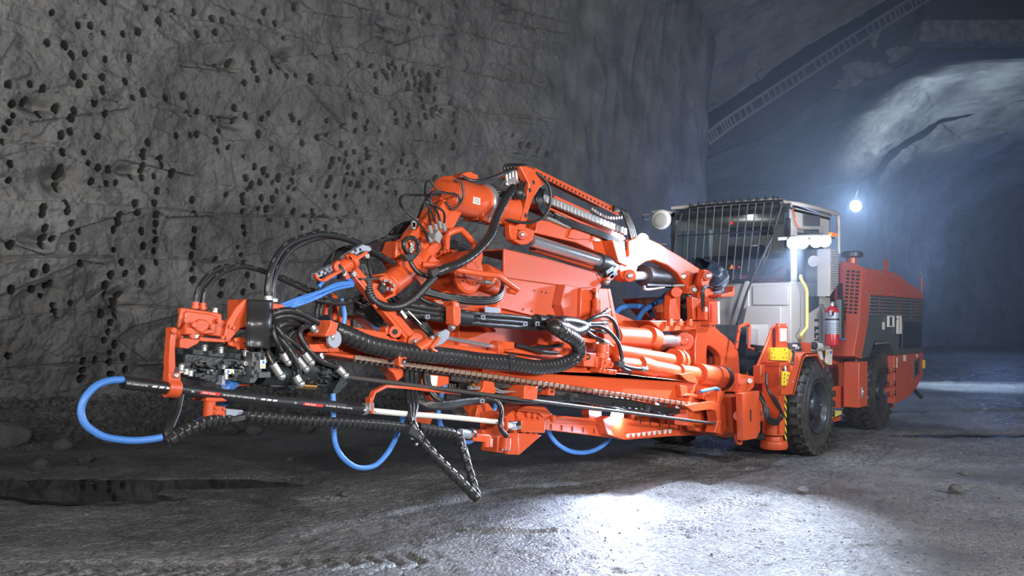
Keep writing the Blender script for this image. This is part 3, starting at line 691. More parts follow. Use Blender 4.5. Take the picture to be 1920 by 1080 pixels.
b.pr([(1384,700),(1414,706),(1414,725),(1404,735),(1384,737)], .12,.16); b.cyl(T(1406,714,.12), T(1406,714,.09), .03,'steel'); b.cyl(T(1389,717,.12), T(1389,717,.09), .03)
b.build('outrigger', ff, .008)
b = MB(); b.tube([T(1378,815,.2), T(1382,829,.2), T(1389,831,.2), T(1392,815,.2)], .018, 'org', 8); b.build('tow_loop', ff)
j = part('jack')
b = MB(); q0, q1 = T(1453,681,.10), T(1453,812,.10); b.box((q0.x-.10,.0,q1.z),(q0.x+.10,.22,q0.z)); b.box((q0.x-.125,-.015,q0.z-.03),(q0.x+.125,.235,q0.z+.02))
b.cyl(q1+Vector((0,.01,.16)), q1+Vector((0,.01,-.02)), .125,'org',28); b.pr([(1470,690),(1476,690),(1476,735),(1470,735)], .02,.2)
b.bolts([T(1444+6*i,677,0) for i in range(4)], (0,0,1), .018,.03); b.box((q0.x-.03,-.012,q0.z-.14),(q0.x+.03,.0,q0.z-.06),'dark')
b.pr([(1427,685),(1434,685),(1434,715),(1427,720)], .1,.2)
b.build('jack_column', j, .01)
b = MB(); q2 = T(1454,822,.10); b.lathe((q2.x,.12,.36), (0,0,-1), [(0,.105),(.05,.11),(.06,.155),(.12,.165),(.15,.15)], 'org', 36); b.build('jack_foot', j)
b = MB()
X0 = q0.x+.04; 
for i in range(7):
    z = q0.z-.33-i*.09; b.solid([(X0,-.004,z),(X0+.06,-.004,z-.06),(X0+.06,-.004,z-.015),(X0,-.004,z+.045)], (0,.003,0), 'yel')
b.box((X0,-.003,q0.z-.95),(X0+.06,-.0005,q0.z-.26),'ink'); b.build('hazard_stripe', j, smooth=False, label='black and yellow hazard stripes')
b = MB(); b.box((X0,-.005,q0.z-.24),(X0+.05,-.0005,q0.z-.03),'white'); b.box((X0+.01,-.008,q0.z-.22),(X0+.04,-.004,q0.z-.19),'yel'); 
for i in range(7): b.box((X0+.008,-.0065,q0.z-.08-.016*i),(X0+.042,-.0045,q0.z-.085-.016*i),'ink')
b.build('label', j, smooth=False, label='white sticker')
for k in range(3):
    hose('hose', [(1437,700,.05),(1439,728,-.04),(1455,750+4*k,-.1),(1464+k*2,770+4*k,-.08),(1458,787+2*k,-.06),(1444-3*k,783+3*k,-.02),(1440-3*k,765,.0),(1434-5*k,744,.05),(1417,733,.1)][:7+k], .014, j, dash=False)
hose('hose', [(1416,733,.1),(1428,742,.05),(1433,770,.0),(1440,790,-.02),(1455,796,-.04),(1464,785,-.04)], .014, j, dash=False)
# upright post with a white label, yellow corner guards
po = part('corner_guard')
b = MB(); b.pr([(1461,606),(1477,607),(1477,656),(1461,656)], .12,.17); b.pr([(1457,606),(1457,700),(1415,700),(1440,640),(1448,615)], .22,.25); b.pr([(1455,690),(1470,690),(1470,740),(1450,740)], .24,.4)
b.bolts([T(1460,611,.12), T(1474,611,.12)], m='steel'); b.build('post', po, .008)
b = MB(); b.pr([(1463.5,616),(1475,616),(1475,640),(1463.5,640)], .112,.118,'white'); b.build('label', po, smooth=False, label='white sticker with worn corner')
b = MB(); b.pr([(1446,652),(1477,652),(1477,677),(1446,675)], -.02,.0,'yel'); b.solid([T(1477,652,-.02), T(1494,662,-.02)+Vector((.0,.05,0)), T(1487,682,-.02)+Vector((0,.05,0)), T(1477,677,-.02)], (0,.3,0),'yel')
b.pr([(1468,696),(1482,698),(1475,723),(1467,723)], -.045,-.02,'yel'); b.bolts([T(x,y,-.02) for x,y in ((1447,662),(1447,670),(1452,670),(1474,662),(1474,670),(1468,670),(1450,655),(1471,655))], r=.012, h=.008)
b.bolts([T(x,y,-.045) for x,y in ((1471,702),(1470,709),(1470,716),(1477,704),(1475,712))], r=.012, h=.008, m='blkm')
b.build('guard', po, .006, label='yellow corner guard'); b = MB(); b.tube([T(1486,656,-.06),T(1488,664,-.07),T(1487,676,-.07),T(1485,684,-.07)], .016,'blk',8); b.build('strap', po)
# ---------------- cab
cab = part('cab'); U = -.12
VR, VL = .30, 2.02; UR = T(1557,480,.30).x
zt = 3.30; zb = TX(1481,662,U).z; zg = TX(1481,527,U).z
b = MB()
b.box((U,VR,zb),(UR,VL,zg-.0)); b.box((U,VR,zg),(U+.07,VR+.10,zt-.05)); b.box((UR-.05,VR,zg),(UR,VL,zt-.1))

b.box((U+.06,VL-.06,zg),(UR,VL,zt-.1)); b.box((U,VL-.08,zg),(U+.08,VL,zt-.06))
b.box((U+.02,VR-.0,zt-.16),(UR,VL,zt-.09))
for i in range(len(b.m)): b.m[i] = b.slot('cream')
# side column, door frame
b.box((U+.06,VR,zg),(U+.22,VR+.05,zt-.1),'cream'); b.box((UR-.22,VR,zg-.2),(UR,VR+.05,zt-.1),'cream'); b.box((U+.2,VR,zt-.35),(UR-.2,VR+.05,zt-.1),'cream')
b.build('cab_body', cab, .012)
del b
# roof with overhang
b = MB(); r0 = TX(1279,384,U-.06); r1 = TX(1450,369,U-.06)
b.solid([(U-.08,VL-.02,zt-.02),(U-.08,VR+.22,zt-.02),(U-.08,VR+.22,zt+.03),(U-.08,VL-.02,zt+.03)], (UR-U+.05,0,0),'cream'); b.solid([(U+.1,VR-.02,zt-.06),(UR+.0,VR-.02,zt-.10),(UR,VR+.24,zt+.02),(U,VR+.24,zt+.02)],(0,0,.03),'cream')
b.build('roof', cab, .01)
b = MB(); zz = zt-.10
b.tube([(U-.0,VR+.15,zt-.02),(U+.3,VR-.06,zt-.05),(UR-.05,VR-.08,zt-.06),(UR+.08,VR-.08,zt-.1),(UR+.10,VR-.08,zt-.2),(UR+.10,VR-.08,zt-.62)], .028,'cream',10,seg=5); b.build('guard_rail', cab, label='bent white guard tube')
# windscreen: glass, dark frame
b = MB(); b.box((U-.012,VR+.02,zg+.02),(U-.004,VL-.03,zt-.06),'glass'); b.build('windscreen', cab, smooth=False)
b = MB()
for a, c in (((U-.03,VR,zg),(U-.005,VR+.05,zt-.25)),((U-.03,VL-.06,zg),(U-.005,VL,zt-.05)),((U-.03,VR,zg-.01),(U-.005,VL,zg+.03)),((U-.03,VR,zt-.12),(U-.005,VL,zt-.05))): b.box(a, c,'blkm')
b.box((U-.028,VR+.02,zg+.02),(U-.006,VL-.1,zg+.30),'grey')
b.pr([(1506,402),(1538,405),(1538,424),(1507,424)], VR-.012,VR-.002,'grey'); b.build('window_frame', cab, .004)
b = MB(); g1, g2 = T(1507,424,VR-.01), T(1536,600,VR-.01)
b.solid([T(1508,430,VR-.012), T(1536,430,VR-.012), T(1536,575,VR-.012), T(1512,590,VR-.012)], (0,.006,0),'glass'); b.build('side_window', cab, smooth=False)
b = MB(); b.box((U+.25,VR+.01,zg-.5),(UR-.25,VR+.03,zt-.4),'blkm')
b.build('door_shade_sheet', cab, smooth=False)  # black sheet in the door opening, drawn as shade behind the glass
# interior
b = MB(); b.box((U+.1,VR+.1,zg-.05),(UR-.1,VL-.1,zg),'grey'); 
b.box((UR-.12,VL-1.2,zg),(UR-.07,VL-1.05,zt-.3),'inner'); b.box((UR-.12,VL-.9,zg),(UR-.07,VL-.72,zt-.5),'inner')
b.box((U+.65,1.0,zg-.1),(U+.85,1.5,zg+.55),'blkm'); b.box((U+.35,1.0,zg-.2),(U+.8,1.5,zg+.12),'blkm'); b.build('seat', cab, .03)
b = MB(); b.box((U+.18,.65,zt-.42),(U+.24,1.25,zt-.30),'blkm'); b.box((U-.04,VR+.02,zt-.16),(U+.02,VL-.05,zt-.10),'blk'); b.box((U+.20,1.55,zt-.30),(U+.3,1.95,zg+.1),'inner'); b.box((UR-.1,.6,zt-.55),(UR-.08,1.35,zg),'inner'); b.box((UR-.105,.72,zt-.6),(UR-.1,.95,zg),'dark'); b.box((UR-.105,1.0,zt-.6),(UR-.1,1.2,zg),'dark'); b.build('console', cab, .005)
b = MB(); q = TX(1371,418,U+.15); b.box((q.x,q.y-.015,q.z-.02),(q.x+.02,q.y+.015,q.z+.015),'redled'); q = TX(1386,501,U-.03); b.ball(q, .012,'redled',6); q = TX(1302,402,U+.2); b.ball(q, .035,'yelp',6,(1,1,.3)); b.build('indicator_light', cab, label='small red lit indicator')
# dark front panel between cab glass and cream sheet
b = MB(); b.box((U-.035,VR-.0,zg-.0),(U-.005,VR+1.38,zg+.36),'glass'); b.build('lower_glass', cab, smooth=False)
# cream front sheet relief
b = MB(); b.prx([(1411,536),(1478,536),(1478,572),(1411,572)], U-.03,.03,'cream'); b.prx([(1400,574),(1464,574),(1464,652),(1380,655)], U-.14,.14,'cream')
b.prx([(1396,527),(1370,606),(1372,655),(1392,655),(1404,600),(1404,527)], U-.05,.05,'cream'); b.build('front_panel', cab, .01)
# guard bars over the windscreen
gb = MB()
for i in range(11):
    xb = 1293+i*15.6; top_ = TX(xb, 391-i*1.35, U-.10); bt = TX(xb-6-12*(i/10), 527 if 2 < i < 8 else 515-(6*(i-7) if i > 7 else 10*(2-i)), U-.16)
    gb.tube([top_+Vector((.09,-.05,.0)), top_+Vector((.05,-.05,.05)), top_+Vector((0,-.02,.03)), top_, bt], .009,'blk',6,seg=5)
gb.build('guard_bar', cab)
b = MB()
fr_ = [TX(1279,400,U-.1), TX(1268,440,U-.12), TX(1266,500,U-.14), TX(1290,521,U-.16), TX(1345,528,U-.17), TX(1400,524,U-.17), TX(1422,510,U-.16), TX(1440,478,U-.14), TX(1452,432,U-.12), TX(1468,378,U-.10)]
b.tube(fr_, .017,'blk',8); b.tube([TX(1257,443,U-.12), TX(1350,438,U-.14), TX(1452,432,U-.13)], .009,'blk',6); b.tube([TX(1279,400,U-.1), TX(1300,388,U-.1), TX(1380,381,U-.1), TX(1468,376,U-.10)], .016,'blk',8)
b.build('guard_frame', cab)
b = MB(); b.tube([TX(1452,437,U-.18), TX(1436,468,U-.22), TX(1412,520,U-.25), TX(1396,560,U-.22), TX(1384,600,U-.12), TX(1380,610,U-.06)], .014,'blkm',8); b.tube([TX(1404,540,U-.26), TX(1386,600,U-.12)], .009,'blk',6); b.build('gas_strut', cab)
b = MB(); b.tube([TX(1363,508,U-.2), TX(1358,530,U-.25), TX(1365,545,U-.22), TX(1370,548,U-.15)], .022,'blkm',10); b.box(TX(1364,545,U-.2), TX(1376,553,U-.1),'blkm'); b.prx([(1367,504),(1378,504),(1372,496)], U-.06,.01,'amber'); b.build('wiper_arm', cab)
# mirror left of the cab
b = MB(); mc = TX(1240,412,U-.1); b.ball(mc, .15,'white',14,(.5,1,.95)); b.ball(mc+Vector((-.06,-.02,-.01)), .11,'inner',12,(.25,1,.9)); b.build('mirror', cab)
b = MB(); b.tube([TX(1265,400,U), TX(1240,396,U-.08), TX(1224,398,U-.08)], .02,'cream',8); b.tube([TX(1262,398,U),TX(1205,403,U),TX(1205,455,U),TX(1250,458,U)], .008,'cream',6,smooth=False); b.tube([TX(1225,410,U),TX(1208,412,U)], .008,'cream',6); b.build('mirror_arm', cab)
# side: handrail, work lights, perforated box, lettering
b = MB(); b.tube([T(1501,517,.28), T(1502,523,.22), T(1512,542,.20), T(1513,560,.2), T(1513,608,.2), T(1511,616,.2), T(1502,628,.22), T(1501,638,.28)], .020,'yelp',10,seg=4); b.bolts([T(1501,637,.26)], m='steel'); b.build('handrail', cab, label='yellow handrail')
b = MB(); b.tube([T(1484,448,.1), T(1500,443,.08), T(1553,441,.06)], .018,'cream',8); b.pr([(1476,444),(1552,440),(1552,446),(1476,450)], .18,.3,'cream'); b.build('lamp_bracket', cab)
wl = part('work_light', cab)
for (x, y, v) in ((1488,455,.12),(1504,454,.12),(1530,452,.10),(1546,451,.10)):
    c = T(x, y, v); d = Vector((-.82,-.50,-.27)).normalized(); b = MB(); b.lathe(c-d*.06, d, [(0,.05),(.02,.085),(.07,.092),(.075,.085)], 'blkm', 24); b.build('work_light', cab)
    b = MB(); b.lathe(c+d*.012, d, [(0,.083),(.012,.08),(.018,.06)], 'lamp', 24); b.build('lamp_lens', cab)
bpy.data.objects.remove(wl)
b = MB(); q = T(1524,489,.2); b.lathe(q, (-.8,-.55,-.2), [(-.05,.05),(0,.07),(.04,.075)], 'lamp' if False else 'chrome', 20); b.box(q+Vector((-.01,-.01,.05)), q+Vector((.01,.05,.15)),'blkm'); b.build('side_mirror_lamp', cab)
b = MB(); b.pr([(1556,466),(1572,470),(1572,532),(1556,556)], .12,.5,'cream'); b.build('side_box', cab, .008)
b = MB()
for i in range(16):
    for k in range(4): 
        q = T(1559.3+k*3.2, 471.5+i*4.6+k*.4, .12); b.box((q.x-.014,.112,q.z-.008),(q.x+.014,.121,q.z+.008),'grey')
b.build('perforation', cab, smooth=False)
b = MB(); b.box(T(1560,435,.0), T(1570,444,.0)+Vector((0,.05,0)),'amber'); b.box(T(1560,444,.02), T(1566,448,.02)+Vector((0,.04,0)),'blkm'); b.build('marker_lamp', cab, .006, label='orange marker lamp')
b = MB(); b.tube([T(1486,393,.28), T(1490,404,.25), T(1491,416,.25), T(1497,426,.27)], .010,'org',6); b.ball(T(1486,391,.28), .03,'blkm',8,(1.6,1,.5)); b.build('cable', cab, label='orange cable')
for i, (t_, y) in enumerate((('I', 601),('L', 621),('L', 640),('1', 656))):
    text_on(t_, T(1537, y-7, VR-.003), (0,0,-1), (1,0,0), .13, 'ink', 'lettering', cab, 1.0)
b = MB()
for (x0, y0, x1, y1) in ((1527.5,598,1535,603),(1527.5,612,1535,618),(1527.5,618,1530,622),(1527.5,624,1535,629),(1527.5,629,1530,634),(1527.5,636,1535,639),(1533,632,1535,636)):
    b.pr([(x0,y0),(x1,y0),(x1,y1),(x0,y1)], VR-.005,VR-.001,'ink')
b.build('lettering', cab, smooth=False, label='dark block lettering running down the cab side')
for o in [o for o in cab.children if o.name.startswith('lettering') and o.data.name.startswith('lettering') and len(o.data.polygons) and 'label' not in o]: bpy.data.objects.remove(o)
# fenders and steps under the cab
uc = part('cab_underside')
b = MB(); b.pr([(1481,643),(1509,641),(1509,652),(1483,654)], .27,.32,'grey'); b.pr([(1487,646),(1496,646),(1496,650),(1487,650)], .26,.27,'white'); b.pr([(1345,640),(1408,610),(1452,608),(1430,650),(1410,690),(1395,700),(1370,660)], .75,1.3,'blkm')
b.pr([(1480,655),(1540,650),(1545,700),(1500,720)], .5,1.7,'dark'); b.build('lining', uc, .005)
b = MB(); b.pr([(1407,609),(1450,608),(1444,650),(1406,646)], .55,.6,'cream'); b.build('lower_cover', uc, .006)
b = MB(); hp = [(1380,654),(1386,613),(1402,606),(1405,612),(1404,652),(1412,655)]
b.tube([T(x,y,.5) for x,y in hp], .022,'org',6,smooth=False); b.bolts([T(1385,620,.49),T(1382,640,.49),T(1403,640,.49)], m='steel'); b.build('step_frame', uc, .0)
b = MB(); b.pr([(1508,641),(1516,643),(1540,643),(1540,647),(1524,648),(1518,662),(1512,664)], .15,.2); b.lathe(T(1524,648,.15), (-.3,-1,0), [(0,.05),(.04,.05),(.05,.035)], 'dark', 20); b.lathe(T(1530,650,.12), (1,-.2,0), [(0,.05),(.10,.05)], 'cream', 20); b.pr([(1533,648),(1539,647),(1539,651),(1533,651)], .1,.14); b.bolts([T(1492+4*i,655,.25) for i in range(5)], (0,0,1), .015,.04,'steel'); b.build('isolator', uc, .003)
# ---------------- rear body
rb = part('engine_housing')
V0 = .10; uf = T(1619,502,V0).x; ue = T(1731,600,V0).x
def s(pix, v0, v1, m='org'): return [pix, v0, v1, m]
b = MB()
b.pr([(1619,502),(1679,511),(1731,549),(1731,561),(1633,553),(1629,545)], V0, 2.0,'orgd')
b.pr([(1629,545),(1633,553),(1627,610),(1615,673),(1600,668),(1612,600),(1619,502)], V0, .5,'orgd'); b.build('hood', rb, .012)
b = MB(); b.pr([(1633,553),(1731,561),(1731,661),(1677,667),(1668,640),(1640,640),(1630,668),(1615,673),(1627,610)], V0+.02, 1.95,'grey'); b.build('side_panel', rb, .01, label='dark grey side panel')
# louvres
b = MB(); b.pr([(1631.5,555),(1731,562),(1731,592),(1631,591)], V0+.012, V0+.02,'dark')
for i in range(6):
    t0 = i/5.5; y0 = 556+t0*35; y1 = 562.5+t0*29.5
    b.solid([T(1631.5,y0,V0-.012), T(1731,y1,V0-.012), T(1731,y1+3.0,V0-.012), T(1631.5,y0+3.6,V0-.012)], (0,.02,0),'louv')
for x in (1678,1709): b.solid([T(x,560,V0-.015), T(x+1,560,V0-.015), T(x+1,594,V0-.015), T(x,594,V0-.015)], (0,.02,0),'grey')
b.build('louvre', rb, .003)
b = MB()
for i in range(20): b.solid([T(1633+i*4.9,556+i*.3,V0+.008), T(1634.6+i*4.9,556+i*.3,V0+.008), T(1634.6+i*4.9,591,V0+.008), T(1633+i*4.9,591,V0+.008)], (0,.01,0),'orgd' if i % 7 in (3,4) else 'grey')
b.build('radiator', rb, smooth=False)
# front face with grid of openings
fT, fB = T(1619,502,V0), T(1606,669,V0)
def ffp(px, py, k=.012):
    t = (py-502)/167; x = fT.x+(fB.x-fT.x)*t-k; return TX(px, py, x)
b = MB(); b.solid([ffp(*q, k=.008) for q in ((1618.5,502),(1600,493),(1574,490),(1574,530),(1579,560),(1588,610),(1588,668),(1605,669),(1612,590))], (.03,0,0),'orgd'); b.box((fT.x+.1,V0+.4,1.1),(fT.x+.2,1.95,fT.z+.08),'orgd'); b.build('front_bulkhead', rb, .004)
b = MB()
for i in range(12):
    for k in range(3):
        x = 1590.5+k*9.4-i*.5; y = 508.5+k*.8+i*6.95
        b.solid([ffp(x-3.2,y-2.2,.012), ffp(x+3.2,y-2.0,.012), ffp(x+3.2,y+2.0,.012), ffp(x-3.2,y+1.9,.012)], (.003,0,0),'dark')
b.build('ventilation_grid', rb, smooth=False)
b = MB(); b.solid([ffp(*q, k=.013) for q in ((1573,531),(1580,531),(1581,560),(1585,600),(1573,605))], (.004,0,0),'dark'); b.build('opening', rb, smooth=False)
b = MB(); b.pr([(1677,667),(1731,661),(1731,705),(1718,728),(1700,748),(1677,757)], V0, 1.95,'orgd'); b.pr([(1666,640),(1640,640),(1632,667),(1640,655),(1666,655),(1676,680),(1676,740),(1680,740),(1680,668)], V0+.42, 1.8,'orgd'); b.pr([(1666,745),(1677,750),(1677,765),(1667,766)], .3,.5,'org')
b.build('rear_skirt', rb, .012)
b = MB(); b.bolts([T(x,y,V0) for x,y in ((1623,508),(1646,511),(1651,512),(1673,515),(1678,518),(1624,548),(1629,552),(1647,549),(1653,550),(1673,551),(1678,551),(1655,542),(1672,544),(1698,533),(1680,560),(1680,578),(1681,598),(1680,640),(1680,650),(1709,596),(1709,604),(1683,675),(1709,672),(1709,679),(1709,712),(1709,719),(1681,735))], r=.018, h=.012, m='steel'); b.build('bolts', rb)
b = MB(); b.ring([T(x,y,V0-.02) for x,y in ((1666.5,592),(1677.5,592),(1677.5,613),(1666.5,613))], [T(x,y,V0-.02) for x,y in ((1668.5,594.5),(1675.5,594.5),(1675.5,611),(1668.5,611))], (0,.03,0),'white'); b.pr([(1668.5,594.5),(1675.5,594.5),(1675.5,611),(1668.5,611)], V0,V0+.02,'dark')
b.ring([T(x,y,V0-.02) for x,y in ((1684,592),(1691,592),(1691,626),(1684,626))], [T(x,y,V0-.02) for x,y in ((1686,594.5),(1689,594.5),(1689,623),(1686,623))], (0,.03,0),'white'); b.pr([(1686,594.5),(1689,594.5),(1689,623),(1686,623)], V0,V0+.02,'dark')
b.ring([T(x,y,V0-.02) for x,y in ((1715,679),(1725,671),(1725,699),(1715,709))], [T(x,y,V0-.02) for x,y in ((1716.5,680.5),(1723.5,674.5),(1723.5,697.5),(1716.5,705))], (0,.03,0),'grey'); b.pr([(1716.5,680.5),(1723.5,674.5),(1723.5,697.5),(1716.5,705)], V0-.003,V0+.02,'dark')
b.build('latch_frame', rb, .002)
b = MB(); b.pr([(1655,604),(1659,604),(1659,618),(1655,618)], V0+.012,V0+.018,'white'); b.pr([(1694,666),(1699,666),(1699,677),(1694,677)], V0-.004,V0-.001,'white'); b.pr([(1681,670),(1683,670),(1683,690),(1681,690)], V0-.004,V0-.001,'white'); b.pr([(1718,664),(1721,664),(1721,670),(1718,670)], V0-.004,V0-.001,'white'); b.build('label', rb, smooth=False, label='small white stickers')
b = MB(); b.solid([T(1693,603,V0-.03), T(1731,604,V0-.03), T(1732,650,V0-.05), T(1692,653,V0-.05)], (0,.01,0),'vinyl'); b.build('vinyl_flap', rb, smooth=False, label='clear vinyl flap')
b = MB(); b.tube([T(1642,644,V0+.05), T(1667,642,V0+.05)], .02,'steel',8); b.bar(T(1731,675,V0), T(1731,690,V0), .06,.06,'yel'); b.build('reflector', rb, smooth=False)
b = MB(); q = T(1597,486,.55); b.cyl(q+Vector((0,0,-.12)), q+Vector((0,0,.03)), .085,'org'); b.lathe(q+Vector((0,0,.02)), (0,0,1), [(0,.12),(.02,.17),(.08,.17),(.10,.14)], 'blkm', 36); b.build('air_intake', rb)
b = MB(); q = T(1663,506,.35); R_ = MB(); n0 = 16
o_ = [q+Vector((math.cos(2*math.pi*i/n0)*.09, 0, math.sin(2*math.pi*i/n0)*.13+.06)) for i in range(n0)]; h_ = [q+Vector((math.cos(2*math.pi*i/n0)*.04, 0, math.sin(2*math.pi*i/n0)*.07+.08)) for i in range(n0)]
b.ring(o_, h_, (0,.03,0),'org'); b.build('lifting_eye', rb, .004)
b = MB(); b.tube([T(1728,546,.3), T(1728,520,.3)], .02,'org',8); b.ball(T(1728,514,.3), .035,'steel',8,(1,1,.8)); b.build('filler_pipe', rb)
b = MB(); b.tube([T(1712,727,.5), T(1718,735,.5), T(1727,745,.5)], .035,'blk',10); b.build('exhaust_pipe', rb)
# hinge area between housing and skirt
b = MB()
for y in (690,715,733): b.pr([(1671,y),(1680,y-1),(1680,y+9),(1671,y+10)], V0+.0,V0+.02,'org'); b.bolts([T(1672,y+3,V0), T(1677,y+3,V0)], m='steel')
b.build('hinge', rb, .004)
# tool box between the wheels
tb = part('tool_box'); b = MB()
a0, a1 = T(1611,679,.03), T(1611,765,.03); q3 = TX(1581,676,a0.x); ub = T(1627,675,.03).x
b.box((a0.x,.03,a1.z),(ub,q3.y,a0.z),'orgd'); b.build('box_body', tb, .012)
b = MB(); q = T(1615.5,736,.03); b.box((q.x-.03,.012,q.z-.08),(q.x+.03,.03,q.z+.08),'steel'); b.box((q.x-.015,.005,q.z-.04),(q.x+.015,.02,q.z+.03),'chrome'); b.bolts([T(1626,703,.03),T(1626,745,.03)], m='steel', r=.02); b.build('latch', tb, .004)
b = MB(); b.cyl(T(1604,678,.2), T(1604,668,.2), .05,'blkm'); b.build('mount', tb)
# ---------------- fire extinguisher (own thing, strapped to the rig)
fe = empty('fire_extinguisher', T(1560,650,.12)); tag(fe, 'red fire extinguisher strapped upright behind the white cab door', 'fire extinguisher')
q = T(1560,648,.12); hgt_ = T(1560,574,.12).z-q.z
b = MB(); b.lathe(q, (0,0,1), [(0,.085),(.01,.095),(hgt_-.08,.095),(hgt_-.03,.07),(hgt_,.03),(hgt_+.02,.028)], 'red', 36); b.build('cylinder', fe)
b = MB(); b.lathe(q+Vector((0,0,.16)), (0,0,1), [(0,.0965),(.19,.0965)], 'lgrey', 36); b.lathe(q+Vector((0,0,.36)), (0,0,1), [(0,.0965),(.09,.0965)], 'lgrey', 36); b.build('label_band', fe, label='grey label with small print')
b = MB()
for i in range(6): b.lathe(q+Vector((0,0,.18+.024*i)), (0,0,1), [(0,.0972),(.005,.0972)], 'ink', 36)
b.build('print_line', fe)
b = MB(); b.lathe(q+Vector((0,0,.345)), (0,0,1), [(0,.099),(.025,.099)], 'blk', 36); b.build('strap', fe)
b = MB(); b.cyl(q+Vector((0,0,hgt_)), q+Vector((0,0,hgt_+.05)), .03,'steel'); b.bar(q+Vector((-.06,-.02,hgt_+.05)), q+Vector((.10,-.02,hgt_+.05)), .025,.02,'steel'); b.box(q+Vector((-.17,-.05,hgt_-.13)), q+Vector((-.06,-.02,hgt_-.06)),'cream'); b.cyl(q+Vector((-.12,-.06,hgt_-.1)), q+Vector((-.12,.0,hgt_-.1)), .03,'dark'); b.build('valve', fe, .004)
b = MB(); b.tube([q+Vector((.05,-.02,hgt_+.02)), q+Vector((.14,.0,hgt_-.02)), q+Vector((.17,0,.35)), q+Vector((.14,0,.08))], .022,'blkm',10); b.lathe(q+Vector((.14,0,.0)), (0,0,1), [(0,.015),(.08,.025)], 'blkm'); b.build('hose', fe)
b = MB(); b.cyl(T(1571,634,.25), T(1571,562,.25), .085,'blkm'); b.bar(T(1563,635,.3), T(1577,635,.3), .15,.03,'bluelbl'); b.build('canister', RIG)
# ================================================================ booms, feeds, drill, hoses
def cylp(mb, a, b, r, m='org', n=28, r2=None): return mb.cyl(T(*a), T(*b), r, m, n, r2)
# ---------------- pedestal and slewing column
pd = part('boom_pedestal')
b = MB(); c0 = T(1294,606,.72); c1 = T(1294,690,.72)
for z0, z1, r in ((c0.z,c0.z-.10,.145),(c0.z-.105,c0.z-.42,.115),(c0.z-.43,c0.z-.62,.14),(c0.z-.62,c1.z,.125)): b.cyl((c0.x,c0.y+.12,z0),(c0.x,c0.y+.12,z1),r,'org',32)
b.pr([(1218,601),(1308,602),(1308,618),(1240,622),(1232,612)], .62,1.5); b.cyl(T(1283,640,.66), T(1283,640,.95), .105); b.cyl(T(1283,640,.62), T(1283,640,.67), .045)
b.pr([(1266,628),(1290,626),(1304,650),(1304,668),(1292,668),(1268,652)], .70,.80)
b.bolts([T(x,605,.60) for x in (1252,1270,1289)], r=.045, h=.05); b.bolts([T(x,601,.8) for x in (1225,1243,1262,1290)], (0,0,1), .02,.02); b.build('slew_column', pd, .008)
b = MB(); b.pr([(1257,555),(1262,545),(1270,541),(1276,545),(1276,600),(1256,600)], .70,.78); b.pr([(1298,556),(1308,560),(1312,530),(1318,512),(1328,508),(1338,520),(1345,600),(1300,600)], .62,.70)
b.pr([(1262,600),(1262,585),(1275,590),(1290,590),(1300,580),(1304,600)], .95,1.2); b.pr([(1298,556),(1308,560),(1345,600),(1300,600)], 1.2,1.28)
b.pr([(1320,505),(1330,507),(1330,530),(1324,560),(1316,530)], .55,.62); b.cyl(T(1326,517,.50), T(1326,517,1.3), .055); b.cyl(T(1268,548,.62), T(1268,548,1.2), .06)
b.build('pedestal_plate', pd, .008)
b = MB(); cylp(b, (1281,563,.85), (1287,578,.85), .05,'chrome'); cylp(b,(1286,574,.85),(1291,600,.85),.085,'blkm'); cylp(b,(1276,548,.85),(1281,564,.85),.07,'blkm'); b.build('lift_cylinder', pd)
b = MB(); b.pr([(1268,548),(1272,575),(1268,585),(1263,592),(1268,600),(1302,600),(1300,583),(1304,560)], 1.0,1.1,'dark'); b.build('recess', pd, smooth=False)
b = MB(); b.pr([(1330,566),(1349,564),(1350,608),(1331,610)], .50,.66,'org'); b.bolts([T(1333.5,y,.50) for y in (574,580,586,593,600)], r=.028, h=.012,m='redlbl'); b.pr([(1346,566),(1349.5,565),(1350,607),(1347,608)], .49,.5,'white'); b.pr([(1322,575),(1327,575),(1327,600),(1322,600)], .5,.6)
b.build('valve_block', pd, .005); b = MB(); b.pr([(1323.5,577),(1326.5,577),(1326.5,584),(1323.5,584)], .49,.5,'white'); b.build('label', pd, smooth=False, label='small blue white sticker')
b = MB(); b.pr([(1352,553),(1374,547),(1377,536),(1378,552),(1374,556),(1354,557)], .45,.6); b.build('bracket', pd, .006)
for k in range(3): hose('hose', [(1330+k*3,540,.55),(1322+k*3,536,.5),(1316+k*2,545,.5),(1316+k*2,570,.52),(1319+k*2,600,.55)], .010, pd, dash=False)
tp = MB(); rs = random.Random(2)
n1_, n2_ = 44, 40; A_ = T(1312,487,.95); 
for i in range(n1_+1):
    for k in range(n2_):
        t = i/n1_; c = T(1312+32*math.sin(t*1.5), 494+68*t**1.2, .80-.18*t); rad = (.24*math.sin(math.pi*min(1,t*.85+.18)))*(1+.09*math.sin(3*2*math.pi*k/n2_+t*5)+.30*noise.noise(Vector((math.cos(2*math.pi*k/n2_)*1.6, math.sin(2*math.pi*k/n2_)*1.6, t*7)))+.12*abs(noise.noise(Vector((math.cos(2*math.pi*k/n2_)*5, math.sin(2*math.pi*k/n2_)*5, t*16))))); w = 2*math.pi*k/n2_
        tp.v.append(c+Vector((math.cos(w)*rad, .8*rad*math.sin(w), .45*rad*math.cos(w)+.25*rad*math.sin(w))))
tp.slot('tarp')
for i in range(n1_):
    for k in range(n2_): tp.f.append([i*n2_+k, (i+1)*n2_+k, (i+1)*n2_+(k+1)%n2_, i*n2_+(k+1)%n2_]); tp.m.append(0)
o = tp.build('tarpaulin_cover', pd, ang=80, label='dark blue tarpaulin over the boom joint'); sd = o.modifiers.new('s','SUBSURF'); sd.levels = sd.render_levels = 1
